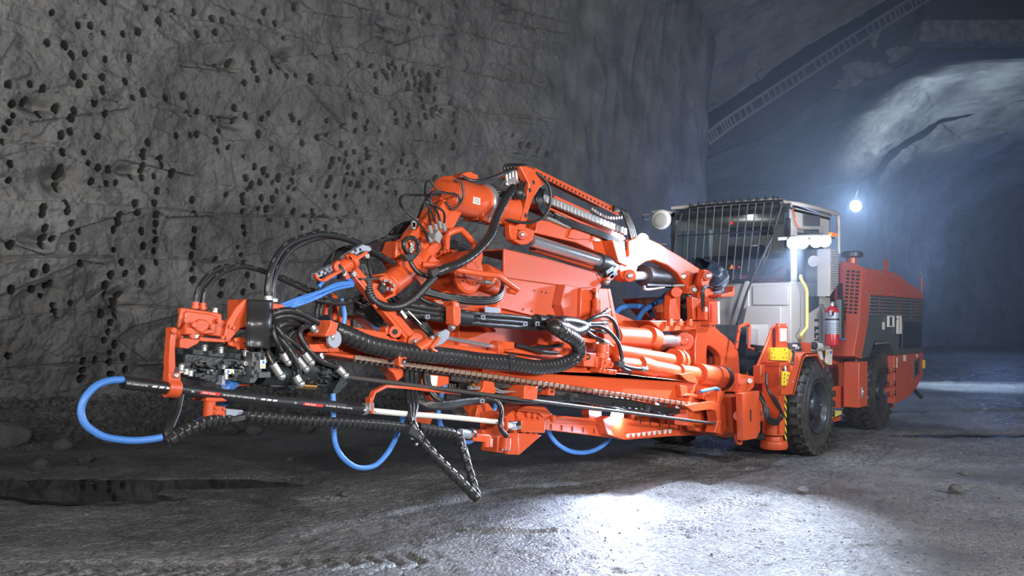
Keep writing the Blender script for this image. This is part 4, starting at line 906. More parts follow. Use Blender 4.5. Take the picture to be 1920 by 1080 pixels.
b = MB(); b.box((-.9,.8,.95),(-.3,1.6,1.25),'org'); b.pr([(1225,600),(1190,560),(1253,556),(1256,600)], 1.5,1.7,'org'); b.build('deck', pd, .02)
b = MB(); b.tube([T(1247,600,1.35), T(1247,560,1.35), T(1250,550,1.35)], .025,'yelp',8); b.build('handrail', pd, label='yellow rail')
# ---------------- upper boom
ub = part('upper_boom')
b = MB(); b.pr([(1180,478),(1178,452),(1196,444),(1215,447),(1235,456),(1276,480),(1316,506),(1313,540),(1302,553),(1290,551),(1289,537),(1280,527),(1270,512),(1252,498),(1228,487),(1212,490),(1196,500),(1190,525),(1176,528),(1166,520),(1160,500),(1168,490)], .72,.84)
b.pr([(1196,444),(1276,480),(1316,506),(1313,540),(1302,553),(1290,551),(1280,527),(1252,498),(1228,487),(1190,492),(1180,470)], 1.02,1.12)
b.cyl(T(1181,517,.66), T(1181,517,1.14), .065); b.cyl(T(1300,543,.68), T(1300,543,1.16), .06)
b.cyl(T(1281,518,.70), T(1281,518,.73), .035,'steel'); b.cyl(T(1302,543,.66), T(1302,543,.69), .035,'steel'); b.cyl(T(1328,517,.48), T(1328,517,.51), .035,'steel'); b.cyl(T(1181,517,.64), T(1181,517,.67), .03,'steel')
b.build('boom_root', ub, .012)
b = MB(); b.pr([(1008,411),(1090,425),(1150,449),(1182,470),(1186,505),(1160,490),(1080,455),(1004,437)], .82,1.06); b.pr([(1070,432),(1082,425),(1108,436),(1106,449),(1080,449),(1066,446)], .80,.82); b.pr([(1112,440),(1128,446),(1125,456),(1110,452)], .805,.82)
b.pr([(1148,450),(1170,455),(1178,500),(1160,492)], .70,.82); b.build('boom_beam', ub, .012)
b = MB(); cylp(b,(994,451,.78),(1133,493,.80),.058,'chrome',36); b.build('cylinder_rod', ub, label='bright chrome rod'); b = MB(); cylp(b,(1000,462,.86),(1128,503,.88),.05,'orgd'); cylp(b,(1120,490,.80),(1150,500,.82),.09,'blkm')
b.build('cylinder_tube', ub)
b = MB(); cylp(b,(1182,518,.9),(1210,517,.9),.05,'chrome'); cylp(b,(1207,517,.9),(1262,522,.9),.115,'blkm',36); b.build('tilt_cylinder', ub)
b = MB(); b.tube([T(1208,537,.75), T(1212,543,.72), T(1244,539,.75)], .016,'steel',8); b.tube([T(1262,536,.7),T(1282,535,.7)], .014,'steel',8); b.bar(T(1212,534,.75), T(1265,536,.72), .03,.02,'blkm'); b.build('grease_line', ub)
b = MB()
for x, y in ((1133,512),(1140,520),(1133,527),(1146,508)): b.bar(T(x,y,.75), T(x+14,y-9,.75), .05,.05,'org' if y % 2 else 'blkm')
b.cyl(T(1139,515,.8), T(1139,515,1.0), .08,'blkm'); b.ball(T(1138,529,.72), .03,'steel',8); b.pr([(1115,508),(1128,520),(1135,530),(1122,526)], .78,.95); b.build('rod_clevis', ub, .004)
# top tray of perforated plate
b = MB(); tr = [(985,313),(1003,318),(1163,393),(1158,402)]
e0, e1 = T(987,312,1.05), T(1160,397,1.05)
b.solid([T(996,322,.86), T(1160,404,.86), T(1160,394,.86), T(1003,317,.86)], (0,.02,0)); b.solid([T(1003,317,.86), T(1160,394,.86), T(1160,394,.86)+Vector((0,.30,.06)), T(1003,317,.86)+Vector((0,.30,.06))], (0,0,.012)); b.build('tray_cover', ub, .003)
b = MB()
for i in range(21):
    t = (i+.7)/22; q = T(1003+157*t, 322.5+77*t, .858); b.cyl(q+Vector((0,-.003,0)), q+Vector((0,.004,0)), .013,'dark',10)
b.build('perforation', ub, smooth=False)
b = MB(); b.pr([(1012,366),(1160,432),(1186,462),(1186,470),(1150,452),(1010,392)], 1.0,1.02); b.pr([(1040,366),(1106,396),(1108,402),(1098,404),(1040,378)], .92,.94)
b.pr([(1008,382),(1012,380),(1186,458),(1186,463)], .80,1.05); b.build('tray', ub, .003)
b = MB()                                     # drag chain shining in the tray
for i in range(24):
    t = i/23; q = T(1020+150*t, 372+62*t, .88); b.box(q+Vector((-.028,-.02,-.035)), q+Vector((.028,.03,.035)),'steel'); b.box(q+Vector((.02,-.01,-.02)), q+Vector((.05,.02,.02)),'blkm')
for i in range(12):
    t = i/11; q = T(1112+54*t, 392+14*t+8*math.sin(t*3), .95); b.cyl(q, q+Vector((0,.03,0)), .02,'steel',8)
b.build('drag_chain', ub, .004)
for k in range(4): hose('hose', [(1150,388+2*k,.84),(1166+2*k,396,.82),(1176+3*k,420,.78),(1184+3*k,450,.76),(1196+k,472,.78)], .016, ub, dash=(k % 2 == 0))
for k in range(5): hose('hose', [(1004+4*k,352+k,.84),(1005+3*k,372,.80),(1014+4*k,395+k,.80),(1030+5*k,408+k,.84),(1060+4*k,414+k*2,.9)], .014, ub, dash=False)
for k in range(4): hose('hose', [(1040,404+3*k,.80),(1080,418+3*k,.78),(1130,436+3*k,.78),(1170,455+3*k,.76),(1196,476+k,.74)], .013, ub, dash=(k == 1))
hose('hose', [(990,320,.78),(1012,328,.70),(1030,350,.66),(1032,380,.66),(1020,405,.68),(1000,416,.70),(975,417,.72),(945,410,.76)], .013, ub, dash=False)
b = MB()
for k in range(6): b.cyl(T(1024+k*7,408+k*3,.80), T(1034+k*7,411+k*3,.80), .018,'steel',10)
for k in range(7): b.cyl(T(1040+k*3,400+k*3,.83), T(1056+k*3,402+k*3,.83), .014,'steel',10)
b.build('fittings', ub)
# work lamp behind the boom
b = MB(); q = T(1206,447,.9); d = Vector((-.9,-.25,-.35)).normalized(); b.lathe(q-d*.05, d, [(0,.04),(.02,.062),(.06,.068)],'blkm',24); b.build('work_light', ub); b = MB(); b.lathe(q+d*.015, d, [(0,.058),(.012,.05)],'lamp',24); b.build('lamp_lens', ub)
# ---------------- head: rotary actuator and bracket
hd = part('boom_head')
b = MB(); b.pr([(975,312),(987,311),(1004,318),(1022,345),(1012,352),(1000,372),(990,400),(986,426),(1004,432),(1000,450),(990,458),(978,459),(965,452),(957,440),(958,426),(975,420),(985,385),(992,345)], .72,.80)
b.pr([(975,312),(987,311),(1004,318),(1012,352),(1000,372),(990,400),(990,430),(960,430),(975,395)], 1.0,1.08); b.cyl(T(980,440,.66), T(980,440,1.1), .045); b.cyl(T(980,440,.64), T(980,440,.67), .02,'steel')
b.pr([(985,330),(1004,320),(1010,345),(992,352)], .80,1.0); b.build('head_bracket', hd, .008)
b = MB()
for x, y in ((999,342),(992,357),(983,370),(984,404)): b.cyl(T(x,y,.717), T(x,y,.722), .02,'dark',14)
b.build('plate_hole', hd, smooth=False)
b = MB(); cylp(b,(962,437,.74),(972,440,.86),.055,'blkm'); b.pr([(955,420),(972,425),(970,447),(960,450),(956,440)], .70,.76); b.build('roller', hd, .006)
# actuator drum
a0, a1 = T(832,364,.80), T(968,398,.86); dx = (a1-a0).normalized()
b = MB(); b.lathe(a0, dx, [(0,.12),(.01,.15),(.03,.158),(.05,.150),(.46,.148),(.47,.158),(.50,.158)],'org',48); b.lathe(a0+dx*.62, dx, [(0,.10),(0.01,.145),(.24,.145),(.26,.15),(.30,.15),(.31,.13)],'org',48)
L2 = (a1-a0).length; b.cyl(a0+dx*.45, a0+dx*.66, .10,'org'); b.pr([(870,324),(882,322),(896,328),(897,336),(878,336),(861,333)], .82,.92); b.build('rotary_actuator', hd, .004)
b = MB()
for k in range(2):
    for i in range(16):
        w = 2*math.pi*i/16; p = a0+dx*(.50+.10*k)+Vector((0,math.cos(w),math.sin(w)))*.13; b.cyl(p, p+dx*.05, .018,'steel',8)
b.lathe(a0+dx*.47, dx, [(0,.15),(.02,.172),(.07,.172),(.08,.13)],'steel',40); b.lathe(a0+dx*.60, dx, [(0,.14),(.03,.15)],'lgrey',40); b.build('bolt_ring', hd)
b = MB(); b.pr([(866,375),(886,378),(884,386),(866,383)], .64,.645,'white'); q = a0+dx*.20+Vector((0,-.152,-.03)); 
b = MB(); x_ = dx; p = a0+dx*.21; b.solid([p+Vector((0,-.150,-.055)), p+dx*.09+Vector((0,-.150,-.055)), p+dx*.09+Vector((0,-.152,.0)), p+Vector((0,-.152,.0))], (0,.01,0),'white')
for i in range(4): b.solid([p+dx*.01+Vector((0,-.1535,-.045+.011*i)), p+dx*.08+Vector((0,-.1535,-.045+.011*i)), p+dx*.08+Vector((0,-.1535,-.041+.011*i)), p+dx*.01+Vector((0,-.1535,-.041+.011*i))], (0,.002,0),'ink')
b.build('label', hd, smooth=False, label='white rating plate')
b = MB()
for i in range(4):
    q = T(948+i*6,320-i*1.2,.80); b.cyl(q, q+Vector((.02,0,-.10)), .017,'steel',10); b.cyl(q+Vector((.02,0,-.1)), q+Vector((.02,0,-.13)), .024,'steel',6)
b.pr([(942,322),(975,317),(978,330),(944,333)], .84,.9,'org'); b.pr([(950,338),(968,330),(972,345),(955,352)], .78,.9,'steel'); b.pr([(898,400),(945,408),(940,420),(905,412),(896,412)], .78,.95,'org'); b.pr([(905,398),(912,402),(920,418),(908,414)], .72,.76)
b.build('manifold', hd, .005)
for k in range(4):
    hose('hose', [(866+0*k,330+k,.78),(885,338+k,.72),(912,337-k,.70),(940,328-k*2,.72),(965,318-k,.76),(982,315+k,.80)] if k < 2 else [(948+k*8,320,.80),(958+k*6,312,.80),(975+k*3,312,.80),(986+k*2,322+k,.78),(984,345,.74),(975,365,.72)], .012, hd, dash=False)
for k in range(4): hose('hose', [(945+6*k,319-k,.80),(948+6*k,311,.80),(962+5*k,309,.84),(980+2*k,313,.88),(990,325+k*3,.9)], .013, hd, dash=False)
for k in range(3): hose('hose', [(925,358+4*k,.74),(940,360+4*k,.70),(958,362+3*k,.68),(972,358+k,.70),(978,340,.74)], .014, hd, dash=False)
b = MB(); b.ball(T(972,362,.66), .06,'blk',10); b.build('hose_boot', hd)
# link arm going down to the lower joint
la = part('link_arm')
b = MB(); b.pr([(828,368),(842,382),(866,394),(866,400),(838,455),(818,478),(806,496),(784,480),(772,462),(768,448),(776,438),(800,408),(822,386)], .74,.88)
b.pr([(835,372),(850,390),(800,470),(786,462)], .68,.74); b.pr([(766,446),(778,430),(790,440),(782,456),(770,458)], .64,.74); b.build('arm_beam', la, .012)
b = MB(); b.pr([(812,454),(824,450),(806,497),(792,482)], .66,.70); b.pr([(797,500),(812,478),(822,488),(806,532),(790,534),(780,520)], .60,.62,'orgd'); b.pr([(782,480),(800,510),(786,520),(772,498)], .66,.8); b.build('gusset', la, .006)
b = MB(); b.pr([(806,505),(799,522),(801,525),(808,510)], .596,.600,'dark'); b.build('slot', la, smooth=False)
b = MB(); b.pr([(816,440),(822,431),(830,442),(824,456),(818,452)], .56,.66,'steel')
for x, y in ((806,424),(816,421),(824,416),(832,420)): b.cyl(T(x,y,.62), T(x+3,y+14,.60), .017,'steel',10)
b.cyl(T(808,452,.6), T(801,445,.6), .018,'steel',10); b.cyl(T(772,430,.7), T(780,412,.72), .02,'steel',10); b.bolts([T(773,418+4*i,.7) for i in range(3)], r=.02, h=.02, m='steel'); b.build('valve', la)
for pth in ([(803,452,.6),(795,430,.55),(775,408,.55),(755,390,.60),(750,374,.68),(760,366,.72),(790,366,.72),(826,366,.72)], [(808,424,.62),(804,400,.56),(806,385,.55),(798,368,.6),(798,346,.66),(806,339,.68),(816,352,.66),(826,360,.64)],
            [(818,421,.62),(812,404,.55),(800,380,.54),(800,376,.55)], [(833,418,.62),(832,398,.55),(816,386,.52),(800,378,.54)], [(826,416,.62),(820,398,.55),(806,372,.56),(812,360,.6),(836,362,.64),(858,366,.64),(864,382,.62)],
            [(784,408,.72),(790,392,.66),(797,376,.62),(806,368,.64),(832,360,.64)], [(850,336,.66),(866,344,.62),(868,372,.62),(850,392,.64),(836,378,.66)]): hose('hose', pth, .0095, la, dash=False)
# lower joint with flange plate and elbow
kj = part('swivel_joint')
b = MB(); cylp(b,(775,500,.72),(726,536,.66),.095,'org',30); cylp(b,(790,486,.74),(770,503,.72),.11); b.pr([(742,480),(752,450),(758,455),(766,482),(790,478),(800,500),(780,520),(756,505)], .62,.8); b.pr([(690,520),(702,516),(722,512),(742,528),(748,538),(742,556),(716,564),(700,550)], .60,.74)
b.pr([(744,455),(752,447),(757,452),(750,482),(742,484)], .58,.62); b.pr([(756,452),(762,447),(778,490),(768,486)], .58,.62); b.build('joint_body', kj, .01)
b = MB(); b.pr([(711,521),(724,516),(738,524),(749,534),(741,552),(736,548),(740,536),(726,528),(717,530)], .50,.60); b.pr([(700,530),(712,532),(718,548),(716,562),(704,552)], .50,.60); b.pr([(716,562),(742,548),(744,553),(718,566)], .50,.60); b.build('flange_bracket', kj, .006)
b = MB(); b.bolts([T(x,y,.50) for x,y in ((718,526),(721,526),(729,529),(735,535),(723,541),(731,543),(717,533))], r=.012, h=.02, m='steel'); b.build('flange_bolt', kj); b = MB(); cylp(b,(708,537,.50),(718,545,.50),.035,'blkm'); b.build('sensor', kj)
b = MB(); b.tube([T(773,452,.58), T(770,458,.56), T(776,462,.56), T(768,468,.56), T(774,470,.57)], .008,'steel',6)
for k in range(5): b.ball(T(771+k%2*3,456+k*4,.56), .014,'steel',6)
b.build('tether_chain', kj); hose('hose_loop', [(766,478,.54),(757,462,.52),(760,450,.52),(774,446,.52),(785,458,.52),(784,470,.52),(776,480,.52),(770,490,.52),(778,505,.5),(790,514,.48),(804,518,.46),(818,518,.45)], .017, kj, dash=True)
b = MB(); b.pr([(758,478),(775,476),(782,484),(766,490)], .49,.55,'blkm'); b.pr([(815,505),(824,500),(828,512),(820,518)], .42,.50,'blkm'); b.build('hose_clamp', kj, .004)
# corrugated conduit hanging below
pts = path([(688,520,.50),(692,545,.45),(700,562,.42),(715,572,.40),(735,576,.38),(756,572,.38),(778,558,.38),(800,535,.40),(815,518,.44)])
b = MB(); b.tube(pts, .030, 'blk', 16, rf=(.006, lambda s, w: 1.0 if (s/.018) % 1 < .5 else .86), seg=10); b.build('corrugated_conduit', kj, ang=60)
b = MB(); b.tube(path([(690,485,.5),(692,500,.48),(697,520,.46)]), .012,'blk',8); b.pr([(676,521),(712,521),(712,524),(678,525)], .45,.50,'blkm'); b.pr([(688,524),(696,524),(697,532),(690,532)], .44,.48,'blkm'); b.build('cable_tie', kj)
# ---------------- second rotary drum with guard rails
rd = part('rotary_drum')
cc = T(881,511,.62)
b = MB(); b.lathe(cc, (0,1,0), [(0,.08),(.0,.165),(.012,.175),(.03,.178),(.05,.172),(.32,.170),(.33,.185),(.40,.185),(.42,.16)],'org',56); b.lathe(cc+Vector((0,.0,0)), (0,-1,0), [(0,.155),(.008,.152),(.010,.10),(.03,.095),(.032,.02)],'orgd',48); b.build('drum', rd, ang=30)
b = MB()
for i in range(12):
    w = 2*math.pi*i/12; b.cyl(cc+Vector((math.cos(w)*.085,-.012,math.sin(w)*.085)), cc+Vector((math.cos(w)*.085,-.036,math.sin(w)*.085)), .010,'org',6)
b.bolts([T(x,y,.60) for x,y in ((891,492),(893,498),(890,520),(892,523),(879,529),(869,526))], r=.008, h=.014,m='orgd'); b.build('bolt', rd)
b = MB(); b.pr([(812,475),(820,468),(852,470),(856,480),(830,484),(815,484)], .85,1.0); b.bolts([T(820+7*i,471+abs(i-2),.84) for i in range(5)], r=.022, h=.05); b.pr([(822,486),(848,482),(850,500),(824,502)], .78,.9); b.pr([(893,456),(905,463),(906,480),(900,510),(892,505),(890,470)], .72,.76)
b.pr([(912,524),(927,528),(924,534),(911,531)], .5,.6,'steel'); b.build('flange', rd, .006)
b = MB(); b.tube([T(837,466,.70), T(838,446,.68), T(843,437,.66), T(860,431,.64), T(868,434,.64), T(888,456,.64), T(889,462,.64), T(886,500,.66)], .026,'org',14,seg=4); b.build('grab_rail', rd)
b = MB(); b.tube([T(793,496,.60), T(830,499,.50), T(860,506,.42), T(900,513,.38), T(930,516,.36), T(937,519,.36), T(970,543,.40)], .024,'org',14,seg=4); b.build('guard_rail', rd); b = MB(); b.cyl(T(953,545,.42), T(966,547,.42), .024,'org'); b.build('rail_stub', rd)
b = MB(); b.pr([(835,545),(900,545),(945,560),(940,590),(870,585),(830,560)], .78,1.0); cylp(b,(905,520,.8),(930,530,.9),.12); b.build('yoke', rd, .015)
b = MB()
for i in range(8): b.box(T(815+i*4,562+i%3*3,.55), T(820+i*4,566+i%3*3,.62),'steel' if i % 2 else 'org')
b.build('small_fittings', rd, .002)
for k in range(3): hose('hose', [(790,540+4*k,.62),(830,552+3*k,.55),(870,558+4*k,.50),(910,560+4*k,.48),(935,553+4*k,.5),(943,535+3*k,.58),(942,520,.66)], .019, rd, dash=(k == 0))
hose('hose', [(785,556,.55),(800,566,.52),(825,574,.50),(850,575,.5)], .015, rd, dash=False)
# ---------------- telescopic cover, tall orange plates
cv = part('boom_cover')
b = MB(); b.pr([(945,466),(1030,486),(1118,511),(1128,535),(1124,545),(945,520)], .78,.80,'orgd'); b.pr([(945,520),(1124,545),(1120,612),(1060,606),(940,578),(938,540)], .80,.82,'orgd')
b.solid([T(945,466,.78), T(1118,511,.78), T(1118,511,.78)+Vector((0,.42,.0)), T(945,466,.78)+Vector((0,.42,.0))], (0,0,-.012),'orgd'); b.pr([(945,466),(1118,511),(1120,612),(940,578)], 1.18,1.20,'org')
b.build('cover_plate', cv, .005); b = MB(); b.bolts([T(x,y,.80) for x,y in ((1002,545),(1015,547),(1023,549),(981,580),(997,583),(1036,575),(1050,570),(1062,557))], r=.009, h=.006, m='blkm'); b.build('bolt', cv)
b = MB(); b.pr([(1060,533),(1090,540),(1113,538),(1116,545),(1105,600),(1062,600),(1052,570)], .70,.80,'orgd'); b.pr([(1122,540),(1139,541),(1162,700),(1150,680),(1135,690),(1124,640),(1112,600)], .60,.64); b.pr([(1090,540),(1116,540),(1118,620),(1088,612)], .66,.70)
b.pr([(1139,541),(1145,541),(1165,640),(1160,655)], .64,1.3); b.pr([(1130,600),(1162,640),(1160,668),(1148,682),(1136,670)], .54,.60); b.build('end_plate', cv, .008)
b = MB(); cylp(b,(1119,548,.60),(1119,558,.60),.014,'chrome'); cylp(b,(1119,562,.60),(1120,605,.60),.045,'org'); cylp(b,(1118,540,.60),(1118,548,.60),.035,'org'); b.build('lock_cylinder', cv)
# extension cylinders
b = MB(); cylp(b,(1150,630,.66),(1222,635,.70),.105,'org',36); cylp(b,(1212,630,.68),(1226,636,.70),.12,'org',36); b.pr([(1150,650),(1222,653),(1222,657),(1150,652)], .64,.8); b.build('swing_cylinder', cv, label='large orange cylinder')
b = MB(); cylp(b,(1222,636,.70),(1268,639,.72),.07,'chrome',36); b.build('cylinder_rod', cv, label='chrome rod')
b = MB(); b.pr([(1150,584),(1188,600),(1232,622),(1240,632),(1150,620)], .95,1.1); b.pr([(1232,612),(1240,625),(1236,632),(1228,630)], .9,.95); b.build('side_web', cv, .006)
b = MB(); b.pr([(1203,609),(1214,610),(1214,620),(1203,619)], .945,.95,'white'); b.build('label', cv, smooth=False, label='pale blue white sticker')
b = MB(); cylp(b,(1150,658,.52),(1268,678,.56),.075,'org',36); cylp(b,(1262,674,.55),(1276,678,.56),.12,'org',36); cylp(b,(1268,676,.55),(1272,677,.56),.135,'org',12); b.build('lower_cylinder', cv); b = MB(); cylp(b,(1150,672,.62),(1200,678,.64),.03,'chrome'); b.build('piston_rod', cv, label='thin bright rod')
b = MB(); cylp(b,(1150,682,.50),(1200,688,.50),.085); cylp(b,(1196,684,.49),(1222,692,.49),.10); cylp(b,(1222,690,.50),(1272,700,.50),.085); cylp(b,(1270,697,.48),(1310,704,.48),.09); cylp(b,(1308,702,.46),(1336,706,.46),.125); b.pr([(1275,702),(1300,698),(1310,720),(1290,715)], .36,.42)
b.build('feed_cylinder', cv, .004)
b = MB(); cylp(b,(1337,706,.46),(1348,708,.46),.135,'org',40); b.build('end_flange', cv); b = MB(); cylp(b,(1349,708,.46),(1356,709,.46),.14,'blk',40); b.build('rubber_disc', cv, label='black rubber disc')
# big tapering lower boom tube in the background of the feed
b = MB(); b.pr([(905,560),(1062,600),(1150,660),(1150,690),(1050,675),(900,650),(760,650),(640,620),(638,592),(760,590)], .85,1.1); b.pr([(905,600),(935,565),(945,600),(930,625)], .7,.85); b.build('lower_boom', cv, .02)
b = MB(); b.pr([(909,574),(937,578),(935,590),(910,590)], .692,.70,'lgrey'); b.build('wear_plate', cv, smooth=False, label='pale scratched wear plate')
# ring bracket far left behind the drill
b = MB(); 
for dv_ in (0,.16):
    o_ = [T(x,y,.70+dv_) for x,y in ((622,548),(632,555),(636,575),(632,598),(625,615),(610,620),(604,640),(608,600),(612,570))]; h_ = [T(x*.55+621*.45,y*.55+585*.45,.70+dv_) for x,y in ((622,548),(632,555),(636,575),(632,598),(625,615),(610,620),(604,640),(608,600),(612,570))]
    b.ring(o_, h_, (0,.03,0))
b.build('cable_eye', cv, .004)
# ---------------- feed with drifter
fd = part('feed')
b = MB(); bt = [(600,602),(1160,699),(1300,717),(1345,728),(1350,770),(1275,752),(900,699),(600,657)]
b.pr(bt, .42,.66); b.pr([(600,657),(900,699),(1275,752),(1345,762),(1345,768),(1275,760),(900,707),(600,664)], .36,.70); b.pr([(905,690),(1100,694),(1310,716),(1308,720),(1160,703),(905,697)], .38,.42)
b.build('feed_beam', fd, .010)
b = MB(); b.pr([(1275,722),(1288,724),(1290,740),(1278,744)], .36,.42,'org'); b.pr([(1290,738),(1308,740),(1306,745),(1284,742)], .34,.42); b.pr([(1320,728),(1360,733),(1352,760),(1345,762),(1318,748)], .32,.42); b.bolts([T(x,y,.32) for x,y in ((1328,740),(1322,748),(1342,752),(1348,742),(1326,730))], r=.02, h=.02); b.pr([(1345,728),(1352,728),(1354,758),(1346,756)], .3,.42); b.build('beam_end', fd, .004)
b = MB(); b.tube([T(1313,734,.30), T(1325,732,.28), T(1342,728,.29), T(1347,731,.30)], .018,'blue',8); b.build('water_line', fd, label='short blue hose')
b = MB()                                      # roller chain under the beam
for i in range(62):
    t0 = i/62; x = 672+t0*640; y = 670.5+t0*89.5; q = T(x, y+0, .345); s_ = .030
    b.box(q+Vector((-s_,-.004,-.016)), q+Vector((s_*.8,.02,.016)), 'chain'); b.cyl(q+Vector((-.03,-.004,-.024)), q+Vector((-.03,.03,-.024)), .010,'rod',6)
o = b.build('feed_chain', fd, .003, label='pale worn roller chain')
b = MB(); cylp(b,(645,706,.33),(1362,797,.33),.0155,'rod',16); b.build('drill_steel', fd, label='long dark drill rod')
b = MB(); cylp(b,(846,708,.45),(905,716,.45),.027,'brass' if False else 'rod'); cylp(b,(842,707,.45),(985,729,.45),.026,'rod'); cylp(b,(1000,729,.45),(1080,741,.45),.022,'rod'); b.build('guide_tube', fd)
b = MB(); b.pr([(908,713),(926,716),(931,735),(924,740),(900,736),(906,728)], .38,.5); b.pr([(984,722),(1009,725),(1007,750),(982,748)], .28,.5); b.pr([(1030,728),(1041,730),(1040,742),(1028,741)], .36,.5); b.pr([(806,702),(842,706),(842,720),(824,726),(804,724)], .40,.5); b.pr([(722,688),(755,690),(758,705),(745,715),(738,700)], .4,.5); b.cyl(T(797,716,.42), T(797,716,.5), .035)
b.pr([(795,735),(812,738),(826,748),(826,752),(805,752),(800,745)], .4,.45); b.pr([(775,770),(816,772),(800,815),(786,810)], .5,.55); b.cyl(T(1035,734,.35), T(1035,734,.37), .012,'dark'); b.build('rod_support', fd, .005)
b = MB(); b.pr([(809,704),(821,705),(819,725),(808,723)], .385,.40,'white'); b.build('label', fd, smooth=False, label='blank white sticker')
b = MB(); b.cyl(T(879,727,.40), T(898,728,.40), .016,'steel',10); b.cyl(T(929,733,.40), T(945,735,.40), .014,'steel',10); b.cyl(T(925,720,.40), T(945,721,.4), .012,'blkm',8); b.cyl(T(884,718,.38), T(890,724,.38), .02,'brass',8); b.tube([T(928,728,.38),T(945,734,.38),T(970,734,.38)], .008,'steel',6); b.build('fittings', fd)
# drill guide at the far end
dg = part('drill_guide')
b = MB(); b.pr([(1285,760),(1330,752),(1356,757),(1366,775),(1367,800),(1356,815),(1340,811),(1346,790),(1342,770),(1330,768),(1300,772)], .30,.42); b.pr([(1300,772),(1320,770),(1325,812),(1305,808),(1298,790)], .5,.6); b.pr([(1288,768),(1301,770),(1300,800),(1290,798)], .34,.5)
b.pr([(1318,757),(1342,757),(1344,768),(1318,766)], .38,.55); b.cyl(T(1352,792,.34), T(1340,790,.34), .05); b.build('guide_bracket', dg, .006)
g0 = T(1357,794,.44); ax_ = (T(1362,797,.33)-T(645,706,.33)).normalized()
b = MB(); b.lathe(g0-ax_*.13, ax_, [(0,.10),(.02,.145),(.10,.15),(.14,.165),(.17,.165),(.18,.06)],'org',40); b.lathe(g0-ax_*.20, ax_, [(0,.05),(.08,.07),(.1,.10)],'org',24)
for i in range(6):
    w = 2*math.pi*i/6; q = g0-ax_*.13+Vector((0,math.cos(w),math.sin(w)))*.10; b.cyl(q, q-ax_*.03, .018,'org',6)
b.build('guide_drum', dg); b = MB(); b.lathe(g0+ax_*.05, ax_, [(0,.168),(.01,.185),(.035,.185),(.045,.16),(.045,.05)],'blk',48); b.build('rubber_disc', dg, label='black rubber disc')
b = MB(); b.tube([T(1380,815,.25), T(1388,810,.2), T(1391,795,.2), T(1390,750,.2), T(1388,745,.2)], .013,'blue',8); b.build('water_line', dg, label='thin blue hose')
# drifter (rock drill), left end

def detail(mb, x0, x1, y0, y1, v, n, seed):
    rs_ = random.Random(seed)
    for i in range(n):
        x = rs_.uniform(x0, x1); y = y0+(y1-y0)*rs_.random()+(x-x0)*.10; w_, h_ = rs_.uniform(3,12), rs_.uniform(2,7); k = rs_.random()
        if k < .45: mb.pr([(x,y),(x+w_,y+w_*.1),(x+w_,y+h_),(x,y+h_)], v-rs_.uniform(.01,.04), v+.01, rs_.choice(['drill','blkm','grey']))
        elif k < .75: q = T(x,y,v+.005); mb.cyl(q, q+Vector((0,-rs_.uniform(.015,.045),0)), rs_.uniform(.008,.02), rs_.choice(['drill','blkm','blkm','steel']), 10)
        else: mb.tube([T(x,y,v), T(x+w_*.3,y-1,v-.035), T(x+w_,y+2,v-.035), T(x+w_*1.4,y+4,v)], .007, rs_.choice(['blk','blk','rod']), 6)
dr = part('rock_drill')
b = MB(); b.pr([(348,664),(420,672),(470,676),(475,706),(462,716),(420,712),(400,716),(352,706),(345,690)], .34,.48,'drill'); b.pr([(362,655),(470,664),(470,690),(362,684)], .44,.54,'blkm'); cylp(b,(360,688,.44),(466,698,.44),.075,'drill'); detail(b, 352, 462, 668, 694, .34, 46, 4); b.build('drill_body', dr, .004)
b = MB(); b.pr([(484,650),(528,650),(560,668),(600,676),(636,690),(640,710),(620,722),(560,726),(500,718),(484,706)], .36,.52,'drill'); cylp(b,(486,700,.36),(560,706,.38),.07,'drill'); cylp(b,(555,690,.38),(612,696,.38),.085,'drill',28); b.pr([(600,676),(628,682),(636,706),(604,712)], .32,.4,'drill')
b.pr([(606,690),(622,692),(620,708),(604,706)], .28,.34,'drill'); b.pr([(628,676),(644,690),(652,720),(628,742),(624,735),(640,705)], .30,.36,'lgrey' if False else 'drill'); detail(b, 490, 622, 664, 706, .35, 60, 8); detail(b, 596, 630, 684, 708, .31, 14, 9); b.build('gear_housing', dr, .004)
b = MB(); b.pr([(474,660),(490,660),(492,700),(478,718),(468,719),(473,700)], .26,.34,'lgrey' if False else 'grey'); b.build('cradle_plate', dr, .006, label='grey cradle plate')
b = MB()
for x, y in ((481,666),(484,672),(478,682),(475,690),(480,698),(474,706)): b.pr([(x-3,y-3),(x+3,y-4),(x+2,y+3),(x-1,y+4)], .255,.262,'dark')
b.build('plate_slot', dr, smooth=False)
b = MB(); b.pr([(487,698),(508,697),(508,708),(486,709)], .24,.34,'grey'); b.pr([(500,718),(560,722),(566,726),(510,726)], .34,.45,'blkm'); cylp(b,(548,722,.36),(592,725,.36),.02,'brass'); b.pr([(548,733),(557,726),(540,722)], .3,.4,'drill'); b.build('mount', dr, .004)
b = MB()
for x, y, v in ((383,646,.36),(414,650,.36),(460,656,.34),(469,660,.33),(497,668,.32),(603,665,.34),(561,664,.36)): b.cyl(T(x,y,v), T(x,y+6,v)+Vector((0,0,-.02)), .016,'steel',8); b.cyl(T(x,y+2,v), T(x,y+4,v), .024,'steel',6)
for x, y in ((350,703),(341,695),(358,706),(424,712)): b.cyl(T(x,y-12,.30), T(x-1,y,.30), .016,'steel',12)
for x, y in ((366,700),(376,703),(340,680)): b.box(T(x,y,.30), T(x+7,y+6,.36),'blkm')
b.pr([(338,688),(346,688),(344,700),(336,700)], .3,.38,'steel'); b.pr([(418,704),(424,704),(422,722),(416,722)], .30,.36,'lgrey'); b.build('fittings', dr, .003)
b = MB(); b.tube([T(424,722,.36), T(435,722,.40), T(442,712,.42), T(438,706,.44)], .03,'blue',12); b.pr([(445,712),(470,712),(476,722),(436,725)], .45,.55,'org'); b.build('water_elbow', dr, .003)
